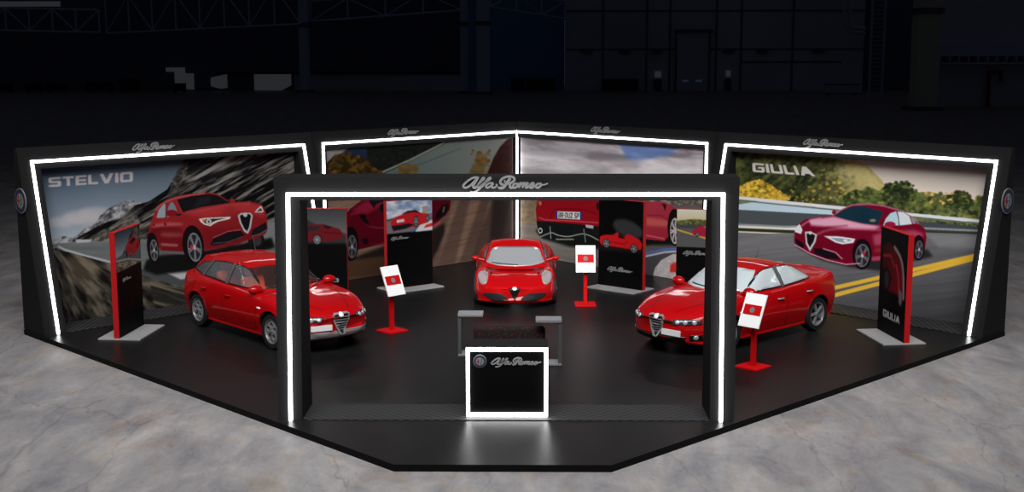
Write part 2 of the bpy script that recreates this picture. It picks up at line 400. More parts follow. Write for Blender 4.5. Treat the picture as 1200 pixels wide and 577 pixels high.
def crate(px0, px1, py0, pyb, label, name='equipment_crate', m='hall_black', yo=0.):
    P = at((px0+px1)/2, pyb, -.1); Y = float(P[1]); x0, x1 = float(at_dist(px0, pyb, Y)[0]), float(at_dist(px1, pyb, Y)[0])
    h = float(at_dist(600, py0, Y)[2])+.1; w = (x1-x0)
    Y = min(Y, YB-3.5)-yo
    t = thing(name, label, 'crate', ((x0+x1)/2, Y, -.1))
    bm = bmesh.new(); B(bm, -w/2, w/2, 0, 1.6, .2, h); ob('body', bm, MATS[m], t, bevel=.05)
    bm = bmesh.new(); B(bm, -w/2-.06, w/2+.06, -.06, 1.66, h, h+.12); ob('lid', bm, MATS['hall_dark'], t)
    for sx in (-1, 1):
        bm = bmesh.new(); B(bm, sx*w*.4-.12, sx*w*.4+.12, .1, 1.5, 0, .2); ob('skid', bm, MATS['hall_dark'], t)
    return t
crate(705, 746, 93, 107, 'long low black crate in the hall left of the left lit door')
crate(600, 616, 91, 106, 'short dark crate standing against the blue hall wall')
crate(617, 650, 92, 107, 'wide dark crate beside the one against the blue hall wall')
crate(20, 46, 95, 106, 'dark crate at the hall\'s far left, left of the leftmost column')
crate(62, 78, 95, 106, 'small dark crate between the far-left crate and the leftmost column')
crate(90, 110, 95, 105.5, 'dark crate close to the left side of the leftmost hall column')
crate(134, 161, 94, 105.5, 'dark crate just right of the leftmost hall column')
crate(175, 194, 90, 105, 'tall dark crate left of the lit loading openings')
crate(228, 240, 96, 105.5, 'small dark crate between the first and second lit openings')
crate(968, 1008, 100, 111, 'pale low skip by the hall wall left of the caged ladder', 'waste_skip', 'hall_wall')

# ================================================================== the stand
st = bmesh.new()
poly = [(-1.47, -17.92), (1.47, -17.92), (9.81, -9.58), (0, .32), (-9.81, -9.58)]
prism(st, poly, 'z', -.1, 0)
for f in st.faces:
    if abs(f.normal.z) < .5: f.material_index = 1
pf = ob('exhibition_platform', st, [MATS['stage_black'], MATS['edge_black']]); tag(pf, 'low black five-sided platform carrying the whole motor show stand', 'platform')

# local frame of a wall portal: +x along the wall seen from the stage (left to right), -y towards the stage, z up
def portal_frame(name, label, loc, rz, x0, x1, ztop, front_bot, front_top, back, pw=.24, pin=.14, beam=(.29, .16), strip=.052, sill=True, posts=(1, 1), sx=None, thick_top=None):
    """front_bot/front_top: -y distance of the front face at floor / at strip height. x0,x1: strip centre lines."""
    t = thing(name, label, 'display wall', loc, rz)
    zs = 3.37
    fy = lambda z: -(front_bot+(front_top-front_bot)*z/zs)
    zt, zi = zs+strip/2+beam[0]-.04, zs-strip/2-beam[1]+.04
    L0, R0 = x0-strip/2-pw, x1+strip/2+pw; L1, R1 = x0+strip/2+pin, x1-strip/2-pin
    if not posts[0]: L0 = L1 = x0
    if not posts[1]: R0 = R1 = x1
    bm = bmesh.new()
    def slab(xa, xb, za, zb, xa2=None):
        hexa(bm, [(xa, fy(za), za), (xb, fy(za), za), (xb, back, za), (xa, back, za), (xa, fy(zb), zb), (xb, fy(zb), zb), (xb, back, zb), (xa, back, zb)])
    if posts[0]: slab(L0, L1, 0, zi)
    if posts[1]: slab(R1, R0, 0, zi)
    slab(L0, R0, zi, zt)
    ob('frame', bm, MATS['booth_black'], t)
    # light strip standing 3 cm proud of the frame
    bm = bmesh.new(); h = strip/2; pr = .035
    def sl(xa, xb, za, zb):
        hexa(bm, [(xa, fy(za)-pr, za), (xb, fy(za)-pr, za), (xb, fy(za), za), (xa, fy(za), za), (xa, fy(zb)-pr, zb), (xb, fy(zb)-pr, zb), (xb, fy(zb), zb), (xa, fy(zb), zb)])
    sl(x0-h, x1+h, zs-h, zs+h)
    if sx is None or sx[0]: sl(x0-h, x0+h, 0.01, zs-h)
    if sx is None or sx[1]: sl(x1-h, x1+h, 0.01, zs-h)
    ob('light_strip', bm, MATS['strip_white'], t)
    if sill:
        bm = bmesh.new(); B(bm, L1, R1, -front_bot+.02, back-.06, 0.0, .012); ob('sill', bm, MATS['ribbed_sill'], t)
    return t, (L1, R1, zi, fy)
S2 = sqrt(2)
PORT = {}
# end walls: strips at s=6.95 .. 13.42 from the apex
def wall_loc(side):  # side -1 left, +1 right
    return (0, 0, 0), (-pi/4 if side > 0 else pi/4)
def sword(t, x, z, w, fy, tilt=0.):
    bm = script_mesh(w, .025); 
    bmesh.ops.transform(bm, matrix=Matrix.Translation((x, fy(z), z)) @ Matrix.Rotation(-tilt, 4, 'X'), verts=bm.verts)
    ob('script_lettering', bm, MATS['letter_grey'], t)
lean = atan2(.77, 3.37)
for side, nm in ((-1, 'left'), (1, 'right')):
    a, b = (6.95, 13.42) if side > 0 else (-13.42, -6.95)
    lab = {-1: 'left end display wall with white light strip and a red SUV racing past blurred rock', 1: 'right end display wall with white light strip and a dark red saloon on a yellow-lined road'}[side]
    pws = (.21, .21)
    t, info = portal_frame('display_wall', lab, (0, 0, .0025), -side*pi/4, a, b, 3.66, .77, 0., .2)
    PORT[nm] = (t, info)
    # script word over the strip
    cx = float({-1: -10.75, 1: 9.5}[side])
    sword(t, cx, 3.515, .98, info[3], lean)
    # crest on the end face
    zc = 2.62; xend = (13.42+.0375+.24)*side
    M = Matrix.Translation((xend, -.06, zc)) @ Matrix.Rotation(side*pi/2, 4, 'Z')
    badge(t, .25, M)
for side, nm in ((-1, 'back_left'), (1, 'back_right')):
    a, b = (0.0, 6.40) if side > 0 else (-6.40, 0.0)
    lab = {-1: 'rear display wall left of the centre strip, printed with a dark red sports car on a brown road', 1: 'rear display wall right of the centre strip, printed with the tail of a red sports car under clouds'}[side]
    t, info = portal_frame('display_wall', lab, (0, 0, .0025), -side*pi/4, a, b, 3.66, 0.0, 0.0, .2, pw=.24, pin=.08, sill=False, posts=(1, 1) if False else ((0, 1) if side > 0 else (1, 0)), sx=(0, 1) if side > 0 else (1, 1))
    PORT[nm] = (t, info)
    sword(t, {-1: -3.95, 1: 3.22}[side], 3.53, .98, info[3])
# free-standing front gateway
zs, zt, zi = 3.42, 3.66, 3.32
t = thing('entrance_gateway', 'free-standing black gateway outlined in white light at the front of the stand', 'gateway', (0, -15.88, 0))
bm = bmesh.new(); fy = lambda z: 0.0+ (z/3.66)*.30; by = lambda z: .88
def gslab(xa0, xb0, xa1, xb1, za, zb):
    hexa(bm, [(xa0, fy(za), za), (xb0, fy(za), za), (xb0, by(za), za), (xa0, by(za), za), (xa1, fy(zb), zb), (xb1, fy(zb), zb), (xb1, by(zb), zb), (xa1, by(zb), zb)])
gslab(-3.43, -3.07, -3.45, -3.07, 0, zi); gslab(3.07, 3.43, 3.07, 3.47, 0, zi); gslab(-3.45, 3.47, -3.46, 3.48, zi, zt)
ob('frame', bm, MATS['booth_black'], t)
bm = bmesh.new(); h = .025
def gs(xa, xb, za, zb): hexa(bm, [(xa, fy(za)-.06, za), (xb, fy(za)-.06, za), (xb, fy(za), za), (xa, fy(za), za), (xa, fy(zb)-.06, zb), (xb, fy(zb)-.06, zb), (xb, fy(zb), zb), (xa, fy(zb), zb)])
gs(-3.24-h, 3.23+h, zs-h-.01, zs+h-.01); gs(-3.24-h, -3.24+h, .01, zs-h-.01); gs(3.23-h, 3.23+h, .01, zs-h-.01)
ob('light_strip', bm, MATS['strip_white'], t)
bm = bmesh.new(); B(bm, -3.07, 3.07, .03, .88, 0.0, .012); ob('sill', bm, MATS['ribbed_sill'], t)
bm = script_mesh(1.27, .025); bmesh.ops.transform(bm, matrix=Matrix.Translation((.0, fy(3.55), 3.555)) @ Matrix.Rotation(-.08, 4, 'X'), verts=bm.verts)
ob('script_lettering', bm, MATS['letter_grey'], t)

# ---- counter
t = thing('reception_counter', 'black reception counter framed in white light in the middle of the gateway', 'counter', (.02, -15.72, .013))
mat('counter_black', hx(9, 9, 10), .3, spec=.1)
bm = bmesh.new(); B(bm, -.60, .60, .05, .55, 0, 1.04); ob('body', bm, MATS['counter_black'], t)
bm = bmesh.new(); B(bm, -.615, .615, 0.052, .60, 1.04, 1.085); ob('countertop', bm, MATS['booth_black'], t, bevel=.006)
bm = bmesh.new()
for q in ((-.617, .617, .0, .05), (-.617, .617, 1.015, 1.065), (-.617, -.567, .05, 1.015), (.567, .617, .05, 1.015)): B(bm, q[0], q[1], -.0, .05, q[2]+.01, q[3]+.01)
ob('light_strip', bm, MATS['strip_white'], t)
bm = script_mesh(.76, .012); bmesh.ops.transform(bm, matrix=Matrix.Translation((.14, .05, .845)), verts=bm.verts); ob('script_lettering', bm, MATS['letter_grey'], t)
badge(t, .10, Matrix.Translation((-.41, .05, .865)))

# ---- sofa behind the counter and the two C-shaped side tables
def speckle():
    m = bpy.data.materials.new('speckled_fabric'); m.use_nodes = True; nt = m.node_tree; b = nt.nodes['Principled BSDF']
    tc = nt.nodes.new('ShaderNodeTexCoord'); n = nt.nodes.new('ShaderNodeTexNoise'); n.inputs['Scale'].default_value = 46; n.inputs['Detail'].default_value = 2
    r = nt.nodes.new('ShaderNodeValToRGB'); e = r.color_ramp.elements; e[0].position = .60; e[0].color = (*hx(17, 14, 14), 1); e[1].position = .78; e[1].color = (*hx(170, 22, 22), 1)
    nt.links.new(tc.outputs['Object'], n.inputs['Vector']); nt.links.new(n.outputs['Fac'], r.inputs['Fac']); nt.links.new(r.outputs[0], b.inputs['Base Color'])
    b.inputs['Roughness'].default_value = .9; return m
SP = speckle()
t = thing('sofa', 'low dark sofa with red-flecked fabric standing behind the counter', 'sofa', (.0, -12.15, 0))
def soft(x0, x1, y0, y1, z0, z1, name, bv=.05):
    o = ob(name, box(x0, x1, y0, y1, z0, z1), SP, t); md = o.modifiers.new('b', 'BEVEL'); md.width = bv; md.segments = 4
    for p in o.data.polygons: p.use_smooth = True
    return o
soft(-.64, .64, -.14, .06, .12, .66, 'backrest', .07); soft(-.48, .48, .05, .60, .26, .42, 'seat_cushion'); soft(-.62, -.47, .03, .62, .12, .52, 'armrest'); soft(.47, .62, .03, .62, .12, .52, 'armrest')
for x in (-.4, .4):
    for y in (-.06, .5): ob('leg', box(x-.03, x+.03, y-.03, y+.03, 0, .3 if y > 0 else .125), MATS['dark_grey'], t)
def c_table(x, y, s, label, h=.83):
    t = thing('side_table', label, 'side table', (x, y, 0), 0, None)
    ob('tabletop', box(0 if s > 0 else -.46, .46 if s > 0 else 0, -.17, .17, h-.05, h), mat('table_grey', hx(140, 142, 145), .4), t, bevel=.006)
    bm = bmesh.new(); B(bm, 0 if s > 0 else -.06, .06 if s > 0 else 0, -.15, .15, .04, h-.05)
    ob('upright', bm, mat('table_dark', hx(82, 84, 87), .45), t)
    ob('foot', box(0 if s > 0 else -.46, .46 if s > 0 else 0, -.17, .17, 0, .04), MATS['table_grey'], t, bevel=.006)
P = at(537, 417); c_table(float(P[0]), float(P[1])+.1, 1, 'grey C-shaped side table at the left end of the dark sofa', .79)
P = at(658, 428); c_table(float(P[0]), float(P[1])+.1, -1, 'grey C-shaped side table at the right end of the dark sofa, nearer the counter')

# ---- information stands
def info_stand(x, y, rz, label):
    t = thing('information_stand', label, 'sign stand', (x, y, 0), rz, 'information stands beside the cars')
    ob('base', box(-.23, .23, -.23, .23, 0, .035), MATS['red_matte'], t, bevel=.005)
    ob('pole', box(-.04, .04, -.025, .045, .035, 1.0), MATS['red_matte'], t, bevel=.004)
    M = Matrix.Translation((0, -.045, 1.03)) @ Matrix.Rotation(radians(-24), 4, 'X')
    bm = box(-.215, .215, -.012, .012, -.305, .305, M=M); p = ob('panel', bm, MATS['white_matte'], t)
    bm = box(-.18, .18, -.016, -.011, -.085, .10, M=M); f = ob('red_label', bm, MATS['red_matte'], p)
    bm = bmesh.new(); disc(bm, .05, -.02, -.015, 24, cz=.005); bmesh.ops.transform(bm, matrix=M, verts=bm.verts); ob('crest', bm, MATS['crest_rim'], p)
    return t
info_stand(-2.38, -9.69, pi/4, 'tilted white information panel on red stand right of the red estate car')
info_stand(1.58, -6.99, 0, 'upright-facing white information panel on red stand right of the red sports coupe')
info_stand(4.29, -12.56, -pi/4, 'tilted white information panel on red stand in front of the red saloon')
# ================================================================== cars
# local frame: +x nose, +y car's left, z up, wheels on z=0
def herm(xs, ys, x):
    xs = list(xs); n = len(xs)
    if xs[0] > xs[-1]: xs = xs[::-1]; ys = list(ys)[::-1]
    if x <= xs[0]: return ys[0]
    if x >= xs[-1]: return ys[-1]
    i = 0
    while x > xs[i+1]: i += 1
    def sl(k):
        if k == 0: return (ys[1]-ys[0])/(xs[1]-xs[0])
        if k == n-1: return (ys[-1]-ys[-2])/(xs[-1]-xs[-2])
        a = (ys[k]-ys[k-1])/(xs[k]-xs[k-1]); b = (ys[k+1]-ys[k])/(xs[k+1]-xs[k])
        return 0 if a*b <= 0 else 2*a*b/(a+b)
    h = xs[i+1]-xs[i]; t = (x-xs[i])/h
    return ((2*t**3-3*t*t+1)*ys[i]+(t**3-2*t*t+t)*h*sl(i)+(-2*t**3+3*t*t)*ys[i+1]+(t**3-t*t)*h*sl(i+1))
def smooth(t): t = max(0, min(1, t)); return t*t*(3-2*t)
def lower_body(sp):
    T = sp['st']; X = [r[0] for r in T]; C = list(zip(*T))
    xf, xr = X[0], X[-1]
    n = 110; us = []
    for k in range(n+1):
        t = k/n; us.append(xf+(xr-xf)*(t-.5*sin(2*pi*t)/(2*pi)*1.2))   # denser at the ends
    us[0], us[-1] = xf, xr
    bm = bmesh.new(); rings = []
    for x in us:
        zb, ws, zs, wm, zm, wsh, zsh, wh, zh, zc = [herm(X, C[j], x) for j in range(1, 11)]
        key = [(0, zb), (ws*.6, zb), (ws*.97, zb+.01), (ws, zs), (wm, zm), (wsh, zsh), (wh, zh), (wh*.5, zh*.35+zc*.65), (0, zc)]
        pts = catmull(key, 5)
        ring = []
        for y, z in pts:
            y = max(0, float(y))
            bow = sp['bf']*smooth((x-(xf-sp['lf']))/sp['lf'])*(y/.9)**2.3 if x > 0 else -sp['br']*smooth(((xr+sp['lr'])-x)/sp['lr'])*(y/.9)**2.3
            ring.append((x-bow, y, float(z)))
        rings.append(ring)
    V = []
    for ring in rings:
        m = len(ring)
        full = [bm.verts.new(p) for p in ring]+[bm.verts.new((p[0], -p[1], p[2])) for p in ring[-2:0:-1]]
        V.append(full)
    m = len(V[0])
    for a, b in zip(V, V[1:]):
        for k in range(m): bm.faces.new((a[k], a[(k+1) % m], b[(k+1) % m], b[k]))
    bm.faces.new(V[0]); bm.faces.new(V[-1][::-1])
    bmesh.ops.recalc_face_normals(bm, faces=bm.faces)
    return bm
def greenhouse(sp, inset=0., zdown=0., scale_in=0.):
    g = sp['gh']; n, mm = g.get('n', 7), g.get('m', 2.2)
    levels = [i/12 for i in range(13)]
    if zdown: levels = [-zdown]+levels
    def outline(s):
        q = max(s, -.6)
        e = q**g.get('pf', 1.12) if q > 0 else q; er = q**g.get('pr', 1.15) if q > 0 else q
        xf = g['bf']+(g['rf']-g['bf'])*e-inset*1.6; xr = g['br']+(g['rr']-g['br'])*er+inset*1.6
        w = g['wb']+(g['wr']-g['wb'])*(q**1.25 if q > 0 else q*.2)-inset
        N = 600; c = (xf+xr)/2; hl = (xf-xr)/2; P = []
        for k in range(N):
            a = 2*pi*k/N; ca, sa = cos(a), sin(a)
            P.append((c+hl*math.copysign(abs(ca)**(2/n), ca), w*math.copysign(abs(sa)**(2/mm), sa)))
        # taper in plan towards the tail and nose
        P = [(x, y*(1-g.get('tr', .10)*smooth((g['tx']-x)/1.6)-g.get('tf', .06)*smooth((x-.2)/.9))) for x, y in P]
        d = [0]
        for k in range(N): d.append(d[-1]+hypot(P[(k+1) % N][0]-P[k][0], P[(k+1) % N][1]-P[k][1]))
        M = 112; out = []; j = 0
        for k in range(M):
            t = d[-1]*k/M
            while d[j+1] < t: j += 1
            f = (t-d[j])/(d[j+1]-d[j]+1e-12); a, b = P[j], P[(j+1) % N]
            out.append((a[0]+(b[0]-a[0])*f, a[1]+(b[1]-a[1])*f))
        return out
    bx = [p[0] for p in g['belt']]; bz = [p[1] for p in g['belt']]; rx = [p[0] for p in g['roof']]; rz = [p[1] for p in g['roof']]
    zb = lambda x: herm(bx, bz, x); zr = lambda x: herm(rx, rz, x)-inset
    bm = bmesh.new(); V = []
    for s in levels:
        V.append([bm.verts.new((x, y, zb(x)*(1-s)+zr(x)*s)) for x, y in outline(s)])
    top = outline(1.0); cx = sum(p[0] for p in top)/len(top)
    for k in (.93, .8, .6, .4, .2):
        c = g['crown']*(1-k*k)
        V.append([bm.verts.new((cx+(x-cx)*k, y*k, zr(cx+(x-cx)*k)+c)) for x, y in top])
    for a, b in zip(V, V[1:]):
        m = len(a)
        for k in range(m): bm.faces.new((a[k], a[(k+1) % m], b[(k+1) % m], b[k]))
    bm.faces.new(V[0][::-1]); bm.faces.new(V[-1])
    bmesh.ops.recalc_face_normals(bm, faces=bm.faces)
    return bm
def bool_cut(bm, cutters):
    """difference of closed meshes through a modifier, evaluated once"""
    me = bpy.data.meshes.new('tmp'); bm.to_mesh(me); bm.free(); o = bpy.data.objects.new('tmp', me); COL.objects.link(o); kill = [o]
    for c in cutters:
        m2 = bpy.data.meshes.new('cut'); c.to_mesh(m2); c.free(); k = bpy.data.objects.new('cut', m2); COL.objects.link(k); kill.append(k)
        md = o.modifiers.new('b', 'BOOLEAN'); md.operation = 'DIFFERENCE'; md.solver = 'EXACT'; md.object = k
    dg = bpy.context.evaluated_depsgraph_get(); dg.update()
    out = bmesh.new(); em = bpy.data.meshes.new_from_object(o.evaluated_get(dg)); out.from_mesh(em); bpy.data.meshes.remove(em)
    for k in kill: 
        d = k.data; bpy.data.objects.remove(k); bpy.data.meshes.remove(d)
    return out
class Surf:
    def __init__(s, bms):
        vs, fs = [], []
        for b in bms:
            b.verts.index_update(); o = len(vs)
            vs += [v.co.copy() for v in b.verts]; fs += [[v.index+o for v in f.verts] for f in b.faces]
        s.t = BVHTree.FromPolygons(vs, fs)
    def hit(s, o, d):
        r = s.t.ray_cast(Vector(o), Vector(d)); return r[0], r[1]
AX = {'+x': (Vector((1, 0, 0)), lambda a, b: Vector((6, a, b))), '-x': (Vector((-1, 0, 0)), lambda a, b: Vector((-6, a, b))),
      '+y': (Vector((0, 1, 0)), lambda a, b: Vector((a, 6, b))), '-y': (Vector((0, -1, 0)), lambda a, b: Vector((a, -6, b))),
      '+z': (Vector((0, 0, 1)), lambda a, b: Vector((a, b, 6)))}
def decal(surf, poly, ax, off=.009, grid=.035, drop=.012, bm=None, mi=0, sm=0, sink=None):
    """panel laid on the body: polygon in the plane seen along ax, dropped onto the surface"""
    if sm: poly = [tuple(p) for p in catmull(poly, sm, True)]
    out, org = AX[ax]
    P = []
    for i, p in enumerate(poly):
        q = poly[(i+1) % len(poly)]; L = hypot(q[0]-p[0], q[1]-p[1]); k = max(1, int(L/grid))
        for j in range(k): P.append((p[0]+(q[0]-p[0])*j/k, p[1]+(q[1]-p[1])*j/k))
    nb = len(P); xs = [p[0] for p in P]; ys = [p[1] for p in P]
    def inside(x, y):
        c = False
        for i in range(nb):
            a, b = P[i], P[(i+1) % nb]
            if (a[1] > y) != (b[1] > y) and x < (b[0]-a[0])*(y-a[1])/(b[1]-a[1])+a[0]: c = not c
        return c
    pts = list(P); gx = min(xs)+grid/2
    while gx < max(xs):
        gy = min(ys)+grid/2
        while gy < max(ys):
            if inside(gx, gy) and min(hypot(gx-p[0], gy-p[1]) for p in P) > grid*.35: pts.append((gx, gy))
            gy += grid
        gx += grid
    v2, e2, f2, *_ = delaunay_2d_cdt([Vector(p) for p in pts], [], [list(range(nb))], 1, 1e-7)
    own = bm is None
    if own: bm = bmesh.new()
    hits = []; lastn = out
    for v in v2:
        h, n = surf.hit(org(v.x, v.y), -out)
        if h is None: hits.append(None); continue
        if n.dot(out) < 0: n = -n
        hits.append((h, n))
    good = [h for h in hits if h]
    if not good: return bm
    V = [bm.verts.new(h[0]+h[1]*off) if h else None for h in hits]; fs = []; edge = {}
    for f in f2:
        if any(V[i] is None for i in f): continue
        try: fs.append(bm.faces.new([V[i] for i in f]))
        except ValueError: continue
        for i in range(len(f)): edge[(f[i], f[(i+1) % len(f)])] = 1
    D = {}
    for (a, b) in list(edge):
        if (b, a) in edge: continue
        for q in (a, b):
            if q not in D: D[q] = bm.verts.new(hits[q][0]-hits[q][1]*drop)
        try: fs.append(bm.faces.new((V[b], V[a], D[a], D[b])))
        except ValueError: pass
    for f in fs: f.material_index = mi
    bmesh.ops.recalc_face_normals(bm, faces=fs)
    # recalc may flip open shells: make the big faces look outwards
    up = sum(f.normal.dot(out)*f.calc_area() for f in fs)
    if up < 0: bmesh.ops.reverse_faces(bm, faces=fs)
    return bm
def band(pts, w, closed=False):
    """thin polygon either side of a polyline"""
    P = [np.array(p, float) for p in pts]; n = len(P); L, R = [], []
    for i in range(n):
        a = P[i-1] if (i or closed) else P[i]; b = P[(i+1) % n] if (i < n-1 or closed) else P[i]
        d = b-a; d = d/(np.linalg.norm(d)+1e-9); nn = np.array([-d[1], d[0]])
        L.append(tuple(P[i]+nn*w/2)); R.append(tuple(P[i]-nn*w/2))
    return L, R
def line_decal(surf, pts, ax, w, off=.004, bm=None, closed=False, drop=.01):
    L, R = band(pts, w, closed); own = bm is None
    if own: bm = bmesh.new()
    n = len(pts)
    for i in range(n if closed else n-1):
        j = (i+1) % n
        decal(surf, [L[i], L[j], R[j], R[i]], ax, off, grid=.12, drop=drop, bm=bm)
    return bm
def wheel(parent, x, y, r, side, kind, w=.215):
    """side +1: outer face towards +y"""
    piv = ob('wheel', bmesh.new(), None, parent)
    bpy.data.objects.remove(piv)
    bm = bmesh.new(); rim = r*.68
    prof = [(rim, -w/2), (r*.93, -w/2), (r*.985, -w/2+.03), (r, -w/2+.06), (r, w/2-.06), (r*.985, w/2-.03), (r*.93, w/2), (rim*1.02, w/2), (rim, w/2-.01), (rim, -w/2)]
    lathe_y(bm, prof, 56); bmesh.ops.recalc_face_normals(bm, faces=bm.faces)
    tyre = ob('tyre', bm, MATS['rubber'], parent, smooth=1)
    fl = 1 if side > 0 else -1
    bm = bmesh.new()
    d = w/2-.02   # outer plane
    lathe_y(bm, [(rim, d+.012), (rim*.93, d+.012), (rim*.90, d-.02), (rim*.86, -w/2+.02)], 48)       # rim lip and barrel
    if kind == 'holes':
        # dish with five round windows
        lathe_y(bm, [(rim*.90, d-.012), (rim*.86, d-.004), (rim*.80, d-.002)], 48)
        N = 5
        for k in range(N):
            a = 2*pi*k/N+.3; hc = rim*.52; hr = rim*.235
            # ring round each hole
            ring_o, ring_i = [], []
            for q in range(18):
                t = 2*pi*q/18; p = (hc*cos(a)+hr*cos(t), d+.006, hc*sin(a)+hr*sin(t)); ring_i.append(p); ring_o.append((hc*cos(a)+hr*1.3*cos(t), d-.004, hc*sin(a)+hr*1.3*sin(t)))
            vi = [bm.verts.new(p) for p in ring_i]; vo = [bm.verts.new(p) for p in ring_o]; vb = [bm.verts.new((p[0], d-.06, p[2])) for p in ring_i]
            for q in range(18):
                bm.faces.new((vo[q], vo[(q+1) % 18], vi[(q+1) % 18], vi[q])); bm.faces.new((vi[q], vi[(q+1) % 18], vb[(q+1) % 18], vb[q]))
        # plate with holes via cdt
        outer = [(rim*.82*cos(2*pi*k/60), rim*.82*sin(2*pi*k/60)) for k in range(60)]
        P = [Vector(p) for p in outer]; E = []
        holes = []
        for k in range(N):
            a = 2*pi*k/N+.3; hc = rim*.52; hr = rim*.25
            s0 = len(P); P += [Vector((hc*cos(a)+hr*cos(2*pi*q/18), hc*sin(a)+hr*sin(2*pi*q/18))) for q in range(18)]
            E += [(s0+q, s0+(q+1) % 18) for q in range(18)]; holes.append((hc*cos(a), hc*sin(a), hr*.98))
        v2, e2, f2, *_ = delaunay_2d_cdt(P, E, [list(range(60))], 1, 1e-7)
        VV = [bm.verts.new((v.x, d-.004+.012*(1-(v.length/(rim*.82))**2), v.y)) for v in v2]
        for f in f2:
            c = sum((v2[i] for i in f), Vector((0, 0)))/len(f)
            if any(hypot(c.x-h[0], c.y-h[1]) < h[2] for h in holes): continue
            bm.faces.new([VV[i] for i in f])
    else:
        N = {'multi': 10, 'five': 5, 'five_twin': 5}[kind]
        for k in range(N):
            for off in ((-.07, .07) if kind != 'five' else (0,)):
                a = 2*pi*k/N; ww = rim*(.055 if kind != 'five' else .13)
                pts = []
                for (rr, aa, hh) in ((rim*.14, a+off*2.2, .0), (rim*.93, a+off*1.1, .0)):
                    u = Vector((cos(aa), 0, sin(aa))); v = Vector((-sin(aa), 0, cos(aa))); k2 = 1.0 if rr < rim*.5 else 1.25
                    pts.append([u*rr-v*ww*k2, u*rr+v*ww*k2])
                y0, y1, t = d+.012, d+.0, .035
                (a0, a1), (b0, b1) = pts
                hexa(bm, [tuple(a0+Vector((0, y0-t, 0))), tuple(a1+Vector((0, y0-t, 0))), tuple(b1+Vector((0, y1-t, 0))), tuple(b0+Vector((0, y1-t, 0))),
                          tuple(a0+Vector((0, y0, 0))), tuple(a1+Vector((0, y0, 0))), tuple(b1+Vector((0, y1, 0))), tuple(b0+Vector((0, y1, 0)))])
        lathe_y(bm, [(rim*.2, d-.03), (rim*.2, d+.012), (rim*.14, d+.02), (0.001, d+.022)], 24)
    bmesh.ops.recalc_face_normals(bm, faces=bm.faces)
    rimo = ob('rim', bm, MATS['alloy'], tyre, smooth=1)
    bm = bmesh.new(); lathe_y(bm, [(rim*.88, d-.075), (.001, d-.075)], 32); br = ob('brake_disc', bm, MATS['black_trim'], tyre)
    bm = bmesh.new(); disc(bm, rim*.11, d+.02, d+.028, 20); hub = ob('hub_cap', bm, MATS['chrome'], tyre)
    tyre.location = (x, y, r); tyre.rotation_euler.z = 0 if side > 0 else pi
    return tyre
def mirror_y(poly): return [(-a, b) for a, b in poly]
